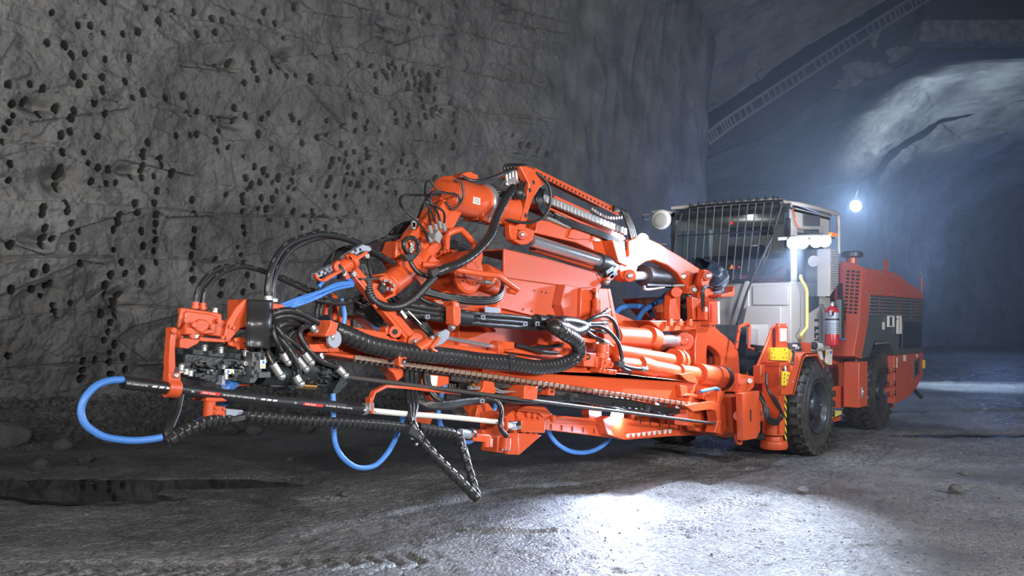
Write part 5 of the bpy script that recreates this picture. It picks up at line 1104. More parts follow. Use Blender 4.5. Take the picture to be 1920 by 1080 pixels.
def sticker(x, y, w, h, v, par):
    b = MB(); b.pr([(x,y),(x+w,y),(x+w,y+h),(x,y+h)], v,v+.006,'white'); b.build('label', par, smooth=False, label='white warning sticker')
    b = MB()
    if w > h: b.pr([(x+w*.6,y+h*.2),(x+w*.9,y+h*.2),(x+w*.75,y+h*.85)], v-.002,v,'yel'); b.cyl(T(x+w*.3,y+h*.5,v-.002), T(x+w*.3,y+h*.5,v), h*.32/300,'bluelbl',16)
    else: b.pr([(x+w*.2,y+h*.85),(x+w*.8,y+h*.85),(x+w*.5,y+h*.5)], v-.002,v,'yel'); b.cyl(T(x+w*.5,y+h*.27,v-.002), T(x+w*.5,y+h*.27,v), w*.32/300,'bluelbl',16)
    b.build('warning_sign', par, smooth=False, label='blue and yellow pictograms')
sticker(422,692,17,9.5,.30,dr); sticker(488,675,10,16,.25,dr)
# orange valve housing and shields over the drifter
vh = part('hose_reel_housing')
b = MB(); b.pr([(345,577),(400,585),(416,588),(417,600),(427,602),(424,632),(415,632),(385,628),(380,632),(352,628)], .35,.42); b.pr([(348,586),(352,583),(398,589),(408,594),(404,626),(348,628)], .31,.36)
b.pr([(358,610),(375,598),(388,600),(397,612),(380,625),(372,622)], .295,.31); b.pr([(340,577),(350,577),(350,602),(343,606),(336,616)], .33,.36); b.build('housing', vh, .010)
b = MB(); b.bolts([T(x,y,.30) for x,y in ((361,609),(395,613),(408,602),(346,600),(358,630))], r=.016, h=.02); b.bolts([T(403,587,.40)], (0,0,1), .015,.03,'steel'); b.bolts([T(366,629,.33)], m='steel', r=.018); b.build('bolt', vh)
b = MB(); b.pr([(338,634),(350,634),(377,637),(370,645),(352,654),(337,652)], .30,.42); b.pr([(377,632),(420,636),(423,645),(420,642),(376,640)], .30,.38); b.pr([(325,630),(342,615),(345,632),(335,648)], .36,.42); b.build('lower_bracket', vh, .006)
b = MB(); b.pr([(322,614),(330,613),(331,630),(329,655),(330,688),(325,704),(316,704),(318,690),(317,680),(320,645)], .24,.30); b.bolts([T(322,620,.24)], r=.02, h=.03); b.build('hanger_arm', vh, .006)
b = MB(); b.pr([(421,630),(427,602),(444,575),(458,562),(464,561),(465,612),(450,616),(430,640),(420,642)], .32,.35); b.pr([(463,561),(466,561),(512,562),(512,612),(466,612)], .5,.53); b.pr([(512,568),(534,572),(533,578),(514,588),(512,586)], .34,.36)
b.solid([T(464,561,.33), T(466,561,.33)+Vector((.02,0,0)), T(466,561,.33)+Vector((.02,.2,0)), T(464,561,.33)+Vector((0,.2,0))], (0,0,-.18)); b.pr([(425,638),(450,632),(462,634),(468,650),(452,655),(430,648)], .34,.40); b.pr([(458,654),(470,648),(466,653),(461,656)], .3,.34); b.build('shield_plate', vh, .006)
b = MB(); b.bolts([T(x,y,.32) for x,y in ((430,612),(437,615),(424,633),(440,637),(457,640),(445,652),(416,633))], r=.012, h=.012, m='dark' if False else 'org'); b.cyl(T(516,580,.338),T(516,580,.342),.006,'dark'); b.build('bolt', vh)
# black rubber flap, curved over the front of the shield
b = MB(); n_ = 18; fl_ = [[], []]
for j, xx in enumerate((464,512)):
    for i in range(n_+1):
        t = i/n_; p0 = T(xx-(4*t), 561+t*(91 if j == 0 else 90), .28); p0.y = .31-.05*math.sin(math.pi*min(1, t*2+.02)/2); p0 = T(xx-(4*t), 561+t*90+(2 if j else 0), p0.y+.02*math.sin(t*9)*(.5)); fl_[j].append(p0)
mid_ = [[a.lerp(c, k/6)+Vector((0,-.022*math.sin(math.pi*k/6)+(.012*math.sin(k*2.1) if 8 < i < 13 else 0),0)) for k in range(7)] for a, c in zip(*fl_)]
vs = [q for r in mid_ for q in r]; fs = []
for i in range(n_):
    for k in range(6): fs.append([i*7+k, i*7+k+1, (i+1)*7+k+1, (i+1)*7+k])
b.add(vs, fs, 'wrap'); o = b.build('rubber_flap', vh, ang=80, label='bent black rubber flap'); so = o.modifiers.new('t','SOLIDIFY'); so.thickness = .012
# hoses of the drill
hb_ = part('drill_hoses')
DH = [([(504,598,.34),(515,588,.30),(535,582,.28),(560,586,.28),(585,598,.28),(610,612,.28),(640,620,.30)],.021),([(506,608,.34),(518,596,.32),(540,592,.30),(565,598,.30),(600,612,.30),(630,622,.32)],.020),([(512,622,.34),(520,606,.32),(540,601,.31),(565,601,.33),(590,608,.34),(620,618,.34)],.018),
      ([(518,630,.32),(524,612,.30),(538,606,.30),(558,608,.34),(590,614,.36)],.022),([(533,666,.30),(524,650,.28),(514,630,.28),(514,608,.30),(524,594,.33)],.018),([(560,676,.30),(548,655,.27),(530,630,.26),(520,614,.27),(521,604,.30),(535,596,.34)],.017),([(574,668,.28),(560,650,.27),(540,635,.27),(528,622,.29),(524,608,.32)],.017),
      ([(556,710,.26),(560,700,.26),(556,680,.25),(545,660,.26),(530,640,.27),(520,622,.29)],.019),([(641,698,.26),(630,688,.26),(600,676,.25),(578,655,.26),(564,634,.27),(563,620,.28),(572,612,.29),(584,612,.30)],.019),([(515,690,.27),(508,676,.28),(502,660,.30),(499,640,.33)],.017),([(538,636,.38),(548,622,.38),(570,616,.38),(600,614,.38)],.022),([(500,640,.32),(508,628,.30),(511,612,.30)],.018)]
for p, r in DH: hose('hydraulic_hose', p, r, hb_)
b = MB()
for x0,y0,x1,y1,v in ((529,660,537,676,.30),(556,672,570,688,.29),(570,662,580,676,.28),(511,682,524,702,.26),(554,705,560,716,.26),(633,690,643,700,.25),(586,612,590,618,.28)):
    b.cyl(T(x0,y0,v), T(x1,y1,v-.01), .024,'steel',14); b.cyl(T(x1,y1,v-.01), T(x1+3,y1+5,v-.005), .020,'steel',12); b.ball(T(x1+4,y1+4,v-.01), .024,'steel',8)
b.build('hose_fitting', hb_)
b = MB(); cylp(b,(604,606,.29),(625,622,.30),.062,'blk',24); b.build('bundle_sleeve', hb_)
b = MB(); b.pr([(620,600),(635,606),(630,626),(612,632),(610,628),(620,610)], .16,.40); b.pr([(600,645),(616,643),(616,660),(584,660),(580,646)], .24,.36); b.pr([(616,650),(636,652),(636,660),(616,660)], .26,.36); b.build('hose_clamp', hb_, .004)
b = MB(); b.cyl(T(621,631,.20), T(617,634,.20), .03,'steel',10); b.lathe(T(624,636,.2), (0,-1,0), [(0,.055),(.02,.055)],'lgrey',16); b.cyl(T(601,662,.3), T(601,668,.3), .02,'steel',8); b.build('clamp_bolt', hb_)
hose('spiral_wrapped_hose', [(622,617,.27),(650,628,.26),(690,645,.26),(730,654,.26),(780,662,.26),(840,668,.26),(900,676,.26),(950,680,.26),(1000,688,.26),(1040,686,.26),(1070,676,.25),(1085,660,.22),(1080,640,.18),(1060,626,.14),(1042,615,.16),(1040,612,.2),(1056,614,.28),(1075,622,.34),(1092,616,.40)], .060, hb_, wrap=.040)
b = MB(); b.tube(path([(955,661,.2),(957,672,.195),(958,688,.2),(956,695,.24)]), .006,'blkm',6); b.box(T(957,664,.19), T(963,672,.21),'blkm'); b.build('cable_tie', hb_)
# blue print labels: tall arcs of hose above the drill
for p, r in (([(502,562,.40),(503,530,.40),(512,495,.42),(535,462,.46),(570,445,.50),(605,439,.54),(645,446,.58),(680,460,.60),(715,480,.62),(740,495,.64)],.022),([(511,563,.42),(512,530,.42),(522,500,.44),(545,468,.48),(580,450,.54),(620,443,.58),(660,452,.6),(700,470,.62),(735,492,.64)],.020)): hose('hydraulic_hose', p, r, hb_)
b = MB(); b.cyl(T(502,564,.40), T(502,555,.40), .028,'steel',12); b.cyl(T(512,566,.42), T(512,560,.42), .028,'steel',12)
for x, y in ((367,579),(380,581)): b.cyl(T(x,y,.42), T(x,y-13,.42), .020,'org',14); b.cyl(T(x,y-2,.42), T(x,y-5,.42), .026,'org',8)
b.build('hose_fitting', hb_)
hose('hydraulic_hose', [(367,566,.42),(370,548,.42),(385,522,.44),(410,504,.46),(440,498,.48),(480,504,.52),(530,520,.58),(580,542,.62),(620,556,.64)], .0155, hb_); hose('hydraulic_hose', [(380,569,.42),(385,545,.42),(405,520,.44),(430,505,.46),(460,500,.48),(505,513,.52),(560,538,.58),(600,555,.6),(640,566,.6),(665,562,.6),(680,552,.6)], .0155, hb_)
hose('hydraulic_hose', [(560,556,.56),(600,564,.55),(640,569,.55),(670,560,.56),(684,548,.58)], .017, hb_); hose('hydraulic_hose', [(592,545,.60),(596,570,.58),(592,600,.56)], .016, hb_); hose('hydraulic_hose', [(600,545,.60),(603,570,.58),(600,600,.56)], .016, hb_)
# cluster of hoses behind the jaws
for k in range(7): hose('hydraulic_hose', [(610-2*k,520+2*k,.75),(612+2*k,498-2*k,.76),(628+3*k,476-k,.78),(655+3*k,464+k,.80),(690+4*k,470+2*k,.80),(720+4*k,486+2*k,.78)], .019, hb_, dash=(k % 2 == 0))
for k in range(5): hose('hydraulic_hose', [(668+3*k,495,.66),(676+5*k,510+2*k,.64),(690+8*k,528+3*k,.62),(700+12*k,560,.62),(735+12*k,590,.62)], .018, hb_, dash=(k % 2 == 1))
for k in range(5): hose('hydraulic_hose', [(665,560+6*k,.68),(690,572+6*k,.66),(715,600+4*k,.66),(735,632+2*k,.64)], .02, hb_, dash=(k % 2 == 0))
for k in range(4): hose('hydraulic_hose', [(676,470+4*k,.80),(705,455+5*k,.80),(735,445+6*k,.80),(768,446+6*k,.80)], .02, hb_, dash=(k == 0))
for k in range(6): hose('hydraulic_hose', [(728,448+4*k,.95),(745,428+5*k,.98),(775,418+5*k,1.0),(800,425+5*k,1.0),(850,455+5*k,1.0),(890,474+3*k,1.0)], .024, hb_, dash=(k % 3 == 0))
for k in range(3): hose('hydraulic_hose', [(660,600+5*k,.62),(690,628+5*k,.6),(720,655+4*k,.58)], .018, hb_)
for k in range(4): hose('hydraulic_hose', [(760,572+6*k,.58),(780,586+6*k,.5),(800,608+5*k,.45),(820,640,.45)], .013, hb_, dash=(k == 0))
# horizontal hose bundle in the middle
for k in range(7):
    dy = (k % 3)*9; dvv = .08*(k//3)
    hose('hydraulic_hose', [(745,568+dy,.40+dvv),(800,577+dy,.36+dvv),(850,584+dy,.34+dvv),(905,590+dy,.34+dvv),(960,594+dy,.36+dvv),(1010,600+dy*.9,.38+dvv),(1050,604+dy*.7,.40+dvv)], .021, hb_, dash=(k % 2 == 0))
b = MB(); b.pr([(851,573),(864,576),(864,606),(858,612),(851,608)], .22,.30); b.cyl(T(853,567,.3), T(853,576,.3), .03,'org'); b.cyl(T(850,612,.28), T(844,616,.28), .025,'steel'); b.pr([(850,564),(858,565),(858,575),(850,575)], .3,.4); b.build('hose_clamp', hb_, .004)
b = MB(); cylp(b,(842,592,.36),(877,597,.36),.062,'blk'); cylp(b,(1005,602,.38),(1024,605,.38),.06,'wrap'); cylp(b,(1028,604,.38),(1045,606,.38),.066,'wrap'); b.build('bundle_sleeve', hb_)
b = MB()
for x, y in ((802,593),(906,594),(985,606),(1008,606)): b.ring([T(x-3,y-3,.30),T(x+4,y-3,.30),T(x+4,y+5,.30),T(x-3,y+5,.30)], [T(x-1.5,y-1.5,.30),T(x+2.5,y-1.5,.30),T(x+2.5,y+3.5,.30),T(x-1.5,y+3.5,.30)], (0,.01,0),'lgrey')
b.build('buckle', hb_)
hose('spiral_wrapped_hose', [(1022,606,.36),(1040,606,.30),(1052,602,.28),(1075,604,.34),(1100,612,.42)], .045, hb_, wrap=.04)
for p, e in (([(1095,605,.40),(1115,595,.38),(1135,592,.40),(1150,602,.42),(1158,622,.42),(1160,640,.42)],0),([(1098,612,.42),(1125,612,.40),(1145,625,.38),(1160,645,.36),(1166,670,.35),(1168,690,.34),(1180,696,.34)],0),([(1090,608,.42),(1105,600,.40),(1130,588,.42),(1138,583,.44)],1),([(1100,606,.42),(1115,606,.42),(1134,605,.44)],1),([(1100,618,.42),(1115,620,.42),(1134,621,.44)],1),([(1098,620,.42),(1112,630,.42),(1136,642,.44)],1),([(1165,678,.35),(1170,686,.34),(1190,691,.34),(1208,692,.34)],1),([(1166,680,.35),(1172,692,.36),(1182,700,.38)],0)):
    hose('hydraulic_hose', p, .019, hb_, dash=False, fit=[1] if e else None)
b = MB(); b.pr([(1160,677),(1172,678),(1170,690),(1160,686)], .31,.36,'blkm'); b.build('cable_tie', hb_)
# valve cluster at the feed cradle
vc = part('feed_cradle')
b = MB(); b.pr([(1094,660),(1118,663),(1116,688),(1095,687)], .30,.46); b.cyl(T(1130,645,.36), T(1130,662,.36), .06); b.cyl(T(1127,660,.34), T(1127,672,.34), .07); b.pr([(1118,668),(1136,670),(1140,690),(1118,690)], .32,.46); b.pr([(1126,690),(1158,694),(1156,703),(1124,698)], .28,.40); b.pr([(1130,672),(1145,672),(1150,690),(1128,690)], .28,.34)
b.pr([(1050,640),(1100,650),(1100,660),(1050,650)], .5,.6); b.pr([(1085,632),(1118,636),(1116,644),(1080,640)], .42,.5); b.cyl(T(1135,604,.44), T(1146,602,.44), .016); b.cyl(T(1135,621,.44), T(1146,624,.44), .016); b.cyl(T(1136,585,.44), T(1144,579,.44), .018); b.cyl(T(1139,644,.44), T(1148,650,.44), .02)
b.pr([(940,640),(965,641),(965,655),(940,656)], .42,.5); b.cyl(T(925,652,.45), T(936,653,.45), .06); b.pr([(965,650),(1060,668),(1060,674),(940,658)], .45,.5)
b.pr([(862,586),(910,590),(912,660),(860,650)], .8,.9)
b.build('cradle_block', vc, .006); b = MB(); b.cyl(T(1101,669,.295), T(1101,669,.30), .03,'dark',16); b.cyl(T(1102,669,.290), T(1102,669,.297), .014,'org',12); b.cyl(T(1119,641,.38),T(1119,645,.38),.02,'steel'); b.bolts([T(x,y,.28) for x,y in ((1130,694),(1140,696),(1152,698),(1135,680),(1146,683))], r=.018,h=.015); b.build('cradle_bolt', vc)
b = MB(); cylp(b,(800,627,.48),(925,650,.46),.018,'chrome',20); b.build('cylinder_rod', vc, label='thin chrome rod'); 
hose('hose', [(966,647,.42),(990,652,.40),(1020,660,.38),(1045,662,.36)], .018, vc, dash=False); hose('hose', [(1000,652,.44),(1030,650,.42),(1055,646,.40)], .016, vc, dash=False)
# ---------------- channel arm with grey jaws
ja = part('jaw_arm')
b = MB()
b.solid([T(649,500,.50), T(668,496,.50), T(800,650,.34), T(775,652,.34)], (0,.07,0)); b.solid([T(655,500,.49), T(661,498,.49), T(792,648,.33), T(783,650,.33)], (0,.02,0)); b.pr([(700,572),(709,566),(714,572),(706,580)], .40,.42)
b.cyl(T(780,640,.34), T(780,640,.44), .06); b.pr([(762,630),(776,636),(780,650),(770,655),(758,640)], .36,.44); b.build('channel', ja, .006)
b = MB(); b.pr([(750,612),(757,613),(757,632),(752,640),(724,630),(724,614),(730,612),(732,628),(738,632)], .42,.5); b.cyl(T(741,622,.38), T(741,622,.46), .045); b.cyl(T(741,622,.37), T(741,622,.385), .018,'dark'); b.build('lug', ja, .005)
b = MB(); b.tube([T(765,583,.33), T(790,608,.30), T(768,585,.33)], .004,'white',4); b.bar(T(752,583,.37), T(762,596,.36), .006,.02,'white'); b.build('label', ja, smooth=False, label='white sticker strip')
b = MB(); cylp(b,(634,507,.48),(657,491,.48),.050,'org'); cylp(b,(655,493,.47),(662,488,.47),.06,'org'); cylp(b,(630,511,.48),(636,506,.48),.055,'blkm'); b.bolts([T(660,514,.49), T(641,513,.46), T(684,480,.46)], m='steel', r=.022, h=.03); b.pr([(640,510),(650,505),(658,520),(650,524)], .46,.56)
b.build('pivot', ja, .004)
b = MB()
def hook(mb, q, v):  mb.pr(q, v, v+.035)
hook(b, [(592,515),(595,513),(598,521),(606,524),(618,516),(640,505),(642,510),(625,520),(612,528),(600,527),(594,522)], .42); hook(b, [(650,478),(653,476),(656,484),(664,485),(680,476),(690,470),(690,476),(676,486),(664,492),(656,488)], .42)
hook(b, [(628,495),(634,488),(640,492),(634,498),(638,506),(632,510),(628,504)], .40); b.build('hook', ja, .005)
b = MB(); b.pr([(592,512),(597,511),(625,495),(628,497),(628,508),(610,516),(597,521),(592,526)], .47,.52,'lgrey'); b.pr([(648,480),(655,474),(668,466),(680,458),(692,461),(698,467),(694,472),(680,471),(664,481),(650,490),(648,492)], .47,.52,'lgrey'); b.build('grey_jaw', ja, .006, label='grey steel jaw')
b = MB()
for x, y in ((598,513),(608,508),(606,515),(614,512),(664,477),(666,470),(675,468)): b.cyl(T(x,y,.466), T(x,y,.471), .011,'dark',12)
b.build('jaw_hole', ja, smooth=False)
b = MB(); cylp(b,(757,668,.26),(800,642,.24),.025,'org'); cylp(b,(780,656,.25),(802,643,.24),.042,'org'); cylp(b,(798,648,.24),(812,636,.23),.028,'org'); b.cyl(T(778,641,.30), T(778,641,.34), .05); b.bolts([T(748,664,.24),T(776,640,.29),T(808,633,.22),T(821,630,.20),T(757,659,.24)], m='steel', r=.018, h=.025)
b.pr([(748,668),(756,664),(766,668),(762,674),(756,672),(752,684),(760,688),(758,690),(748,686)], .22,.27); b.pr([(808,650),(826,628),(830,630),(820,645),(814,654),(822,658),(820,661),(812,658)], .18,.23); b.pr([(780,655),(795,658),(795,662),(786,666),(778,662)], .22,.27); b.build('lower_hook', ja, .005)
b = MB(); b.pr([(806,640),(822,624),(838,617),(844,622),(842,635),(830,645),(812,653),(804,650)], .235,.26,'lgrey'); b.pr([(756,680),(768,660),(776,650),(780,650),(780,664),(768,674),(758,682)], .28,.31,'lgrey'); b.build('grey_jaw', ja, .006, label='grey steel jaw')
# ---------------- big wrapped hose from the head down to the guard rail
pts = path([(962,352,.66),(945,378,.60),(930,410,.56),(920,440,.52),(895,470,.46),(865,492,.40),(840,502,.38),(818,511,.40)])
b = MB(); b.tube(pts, .036, 'wrap', 20, rf=(.009, lambda s, w: (1-.10*(((s/.075+w/6.283) % 1) < .08)+.03*((s/.075+w/6.283) % 1))), seg=10); b.build('spiral_wrapped_hose', hb_, ang=50)
b = MB(); b.pr([(812,510),(822,503),(825,508),(815,515)], .36,.38,'blkm'); b.bar(T(808,514,.36), T(820,508,.36), .03,.05,'blkm'); b.build('cable_tie', hb_, .003)
# ---------------- long printed hose sleeve, white pipe, hoop brackets
sl = part('printed_hose')
s0, s1 = T(230,717,.20), T(690,768,.20); sdir = (s1-s0).normalized()
def sp(x, dy=0): return T(x, 717+(x-230)*(51/460)+dy, .20)
b = MB(); b.tube([sp(230), sp(300,1), sp(400,2.5), sp(520,4), sp(600,1.5), sp(690)], .0345,'blk',28,seg=6); b.build('sleeve', sl)
def onsl(txt, x, size, m, dy=0):
    p = sp(x, (2.2 if 330 < x < 570 else 1)); a, c = sp(x-8), sp(x+8); t = (c-a).normalized(); n = Vector((-.50,-.80,.05)); n = (n-t*n.dot(t)).normalized(); up = t.cross(n)*-1
    if up.z < 0: up = -up
    text_on(txt, p+n*.0350-up*size*.35, t, up, size, m, 'lettering', sl, ext=.0006)
def tape(x0, x1, m, h=.016):
    p, q = sp(x0, 2.2 if 330 < x0 < 570 else 1), sp(x1, 2.2 if 330 < x0 < 570 else 1); t = (q-p).normalized(); n = Vector((-.50,-.80,.05)); n = (n-t*n.dot(t)).normalized(); up = t.cross(n); up *= (1 if up.z > 0 else -1)
    b = MB(); b.solid([p+n*.034-up*h*.5, q+n*.034-up*h*.5, q+n*.034+up*h*.5+t*.008, p+n*.034+up*h*.5+t*.008], n*.0008, m); b.build('print_strip', sl, smooth=False)
onsl('W.P. 10 BAR (145 PSI)', 231, .0125, 'white')
for x in (278,291,304): tape(x, x+9, 'white', .010)
for bx in (352, 545):
    onsl('SEL', bx, .014, 'white'); tape(bx+16, bx+53, 'redlbl', .017); onsl('YAKIT SD/10', bx+20, .0150, 'white'); onsl('OIL S/D HOSE - W.P. 10 BAR (145 PSI)', bx+59, .0135, 'white')
    for k in range(3): tape(bx+130+k*11, bx+138+k*11, 'white', .010)
b = MB(); b.lathe(sp(679)-sdir*.0, sdir, [(0,.037),(.002,.039),(.03,.039),(.032,.037)],'steel',32); b.box(sp(686)+Vector((-.02,-.055,-.005)), sp(686)+Vector((.02,-.02,.045)),'steel'); b.build('band_clamp', sl)
wp = part('plastic_pipe'); b = MB(); b.tube([T(694,770,.20), T(760,776,.21), T(840,782,.24), T(932,791,.28)], .0200,'pipe',18); b.build('white_pipe', wp)
hb2 = part('hose_bracket')
for (x, y) in ((322,728),):
    b = MB(); q = T(x,y,.20); b.lathe(q-sdir*.035, sdir, [(0,.036),(0,.052),(.07,.052),(.07,.036)],'org',24); b.box(q+Vector((-.035,-.03,.03)), q+Vector((.035,.03,.085)),'org'); b.cyl(q+Vector((0,-.03,.07)), q+Vector((0,-.05,.07)), .015,'steel',6); b.build('hoop_clamp', hb2, .004)
b = MB(); hp = [T(690,768,.17), T(694,752,.17), T(700,735,.18), T(722,724,.22), T(760,727,.3), T(860,738,.4)]
for a, c in zip(hp, hp[1:]): b.bar(a, c, .035,.020)
b.bar(T(691,745,.17), T(694,775,.17), .05,.02); b.build('bent_bracket', hb2, .003)
# ---------------- lower spiral hose along the ground side, dangling V
lh = part('lower_hoses')
hose('spiral_wrapped_hose', [(312,828,.08),(325,820,.08),(345,808,.09),(370,798,.10),(395,789,.12),(430,786,.16)], .030, lh, wrap=.036)
hose('spiral_wrapped_hose', [(460,780,.10),(500,783,.10),(560,788,.11),(640,792,.12),(720,797,.14),(770,803,.15)], .0300, lh, wrap=.036); hose('spiral_wrapped_hose', [(785,802,.16),(820,808,.15),(845,812,.15),(858,820,.15),(862,832,.15)], .036, lh, wrap=.038)
hose('spiral_wrapped_hose', [(770,792,.14),(778,806,.12),(786,820,.10),(800,838,.06),(822,862,.02),(850,890,-.02),(875,915,-.05),(893,934,-.06)], .034, lh, wrap=.055); hose('spiral_wrapped_hose', [(866,838,.10),(874,862,.06),(884,895,.0),(894,928,-.05)], .028, lh, wrap=.055)
for k in range(3): hose('hose', [(858+4*k,816,.16),(864+3*k,832,.13),(870+3*k,850,.08),(880+2*k,885,.02),(892,926,-.05)], .013, lh, dash=False)
for k in range(3): hose('hose', [(432,786+2*k,.14),(448,782+3*k,.12),(466,779+2*k,.10)], .012, lh, dash=False)
for k in range(4): hose('hose', [(340-6*k,740,.18+.03*k),(334-5*k,770,.15+.02*k),(322-3*k,800,.11),(314-k,825,.08)], .016-.001*k, lh, dash=False)
for k in range(5): hose('hose', [(762+9*k,690,.40),(763+8*k,730,.34),(766+7*k,760,.26),(768+4*k,780,.18),(771+2*k,796,.14)] if k < 3 else [(780+5*k,690,.42),(784+5*k,720,.38),(800+5*k,745,.33),(830+4*k,758,.30),(870,752,.30),(905,748,.32),(930,752,.30),(940,770,.26),(938,800,.22),(950,818,.22)], .019, lh, dash=(k % 2 == 0))
for k in range(3): hose('hose', [(773+6*k,735,.38),(782+6*k,750,.32),(800+3*k,762-3*k,.29),(832,764-4*k,.27),(870,757-3*k,.28),(905,748,.30)], .020, lh)
b = MB()
for x, y in ((905,752),(770,765),(775,820)): b.ring([T(x-4,y-4,.24),T(x+4,y-4,.24),T(x+4,y+4,.24),T(x-4,y+4,.24)], [T(x-2,y-2,.24),T(x+2,y-2,.24),T(x+2,y+2,.24),T(x-2,y+2,.24)], (0,.01,0),'steel')
b.bar(T(764,805,.10), T(790,822,.10), .05,.05,'blkm'); b.ball(T(781,833,.06), .011,'steel',8); b.build('buckle', lh)
for k in range(5): hose('hose', [(838+5*k,705,.60),(838+5*k,735,.60),(842+5*k,760,.60),(858+5*k,780,.60),(882+3*k,790-3*k,.60)], .018, lh, dash=True)
b = MB(); b.pr([(389,745),(418,746),(428,752),(400,754),(386,752)], .16,.3); b.cyl(T(393,752,.16), T(391,783,.16), .032,'org'); b.pr([(400,760),(424,763),(422,783),(400,779)], .13,.2); b.bolts([T(404,765,.13),T(419,767,.13),T(404,776,.13),T(418,778,.13)], r=.012, h=.012); b.build('hose_hinge', lh, .006)
b = MB(); b.pr([(424,766),(455,769),(458,776),(440,783),(424,782)], .14,.2,'lgrey'); b.build('end_tag', lh, .003, label='grey metal tongue')
b = MB(); b.cyl(T(862,812,.2), T(882,815,.2), .034,'lgrey',20); b.cyl(T(880,814,.2), T(886,815,.2), .045,'blkm',20); b.pr([(886,812),(920,816),(918,830),(888,827)], .16,.3); b.cyl(T(912,818,.18), T(912,838,.18), .035); b.build('end_swivel', lh, .005)
# blue flat hoses in loops
bl = part('blue_water_hose')
def bhose(p, r=.022, fl=.75):
    b = MB(); b.tube(path(p), r, 'blue', 18, seg=12); b.build('blue_hose', bl)
bhose([(231,712,.20),(205,714,.20),(180,724,.19),(160,745,.18),(152,770,.18),(158,792,.17),(175,808,.16),(200,820,.15),(245,826,.13),(280,824,.11),(304,820,.09)], .0185)
bhose([(436,745,.4),(425,756,.35),(405,770,.28),(380,785,.2),(366,792,.15)], .013)
bhose([(624,738,.30),(625,770,.29),(625,800,.28),(630,835,.27),(645,860,.26),(670,876,.26),(700,874,.27),(722,855,.28),(738,830,.30),(748,805,.33),(758,775,.38)], .0175)
bhose([(834,716,.55),(828,740,.54),(822,770,.54),(824,790,.54),(832,805,.54),(860,822,.55),(880,828,.55),(905,805,.6),(925,770,.62),(932,750,.62)], .020)
bhose([(1024,790,1.0),(1030,812,1.0),(1045,832,1.0),(1070,846,1.0),(1100,848,1.0),(1126,838,1.0),(1145,820,1.0),(1156,795,1.0)], .023)
for k, (a_h, b_h, c_h) in enumerate(((0,0,0),(6,3,-3),(9,8,6),(14,12,3))): bhose([(516,577+a_h,.42+.02*k),(540,567+a_h*.8,.42+.01*k),(570,556+b_h,.44-.01*k),(600,547+b_h*.6+c_h*.5,.46),(630,536+c_h,.48+.01*k),(662,531+c_h*.7,.53)], .0115)
for k in range(2): bhose([(598,538,.5),(606,528-2*k,.5),(625,518-3*k,.5),(645,520-2*k,.52),(664,530,.54)], .013)
bhose([(640,560,.6),(646,590,.6),(644,612,.6)], .016); bhose([(690,588,.7),(700,605,.68),(716,622,.66)], .022)
for k in range(2): bhose([(1150,590,1.3),(1165,578-k,1.3),(1190,574,1.3),(1215,580,1.3),(1228,600,1.3)] if k else [(1195,600,1.2),(1210,580,1.2),(1235,565,1.2),(1252,550,1.2)], .032)
# ---------------- second feed below
f2 = part('second_feed'); v2 = .85
b = MB(); b.pr([(946,785),(960,770),(982,755),(995,757),(1000,760),(1022,762),(1034,776),(1040,782),(1024,790),(1022,812),(940,808),(930,800)], .66,.84); b.pr([(974,767),(990,760),(1020,763),(1038,778),(1020,782),(1012,775),(972,770)], .60,.66); b.pr([(978,787),(1024,790),(1022,812),(978,810)], .58,.66); b.pr([(934,785),(950,784),(950,792),(936,795)], .6,.8)
b.build('carriage', f2, .008)
b = MB(); b.pr([(932,789),(976,790),(976,806),(934,803)], .572,.578,'dark'); b.build('opening', f2, smooth=False); b = MB(); b.lathe(T(962,790,.55), (0,0,-1), [(0,.032),(.012,.032),(.02,.02),(.05,.02),(.058,.032),(.07,.032)],'lgrey',24); b.ball(T(961,801,.555), .016,'steel',8); b.box(T(970,799,.555), T(975,804,.57),'steel'); b.build('guide_roller', f2)
b = MB(); b.bolts([T(x,y,.66) for x,y in ((968,777),(987,776),(998,778),(1008,779),(1034,784),(962,812),(978,812),(990,815),(1000,816))], r=.035, h=.03); b.bolts([T(1035,784,.6)], r=.02,h=.02); b.build('bolt', f2)
b = MB(); b.pr([(934,812),(958,812),(952,850),(932,848)], .62,.8); b.pr([(948,812),(972,812),(974,853),(952,852)], .58,.62); b.pr([(972,812),(1016,816),(974,853)], .60,.64); b.cyl(T(947,820,.60), T(946,842,.60), .05); b.bolts([T(x,843,.58) for x in (940,946,951)], r=.012,h=.02,m='steel'); b.build('foot_bracket', f2, .006)
b = MB(); b.lathe(T(920,796,.36), (1,0,-.1), [(0,.06),(0,.11),(.03,.11),(.03,.06)],'org',32); b.lathe(T(936,797,.45), (1,0,-.1), [(0,.05),(0,.085),(.02,.085),(.02,.05)],'org',32); b.pr([(896,760),(915,755),(926,770),(924,784),(900,782),(890,790)], .5,.7); b.pr([(905,806),(926,806),(924,830),(908,828)], .4,.5); b.cyl(T(915,822,.4), T(915,838,.4), .035); b.cyl(T(930,795,.42), T(965,799,.62), .03,'pipe'); b.build('clamp', f2, .004)
b = MB(); b.pr([(1024,788),(1140,798),(1300,806),(1352,812),(1345,818),(1300,806),(1172,824),(1024,806)], .80,.90); b.pr([(1020,783),(1060,780),(1140,788),(1140,798),(1020,792)], .78,.9); b.pr([(1130,786),(1142,780),(1210,790),(1290,800),(1340,806),(1342,815),(1260,818),(1172,825),(1140,815)], .70,.8)
b.build('feed_beam', f2, .008)
b = MB()
for i in range(8): q = T(1034+i*20,799+i*2.1,.795); b.box(q+Vector((-.006,0,-.03)), q+Vector((.006,.01,.02)),'dark')
for i in range(5): q = T(1201+i*18,791+i*3,.695); b.box(q+Vector((-.008,0,-.02)), q+Vector((.008,.008,.03)),'dark')
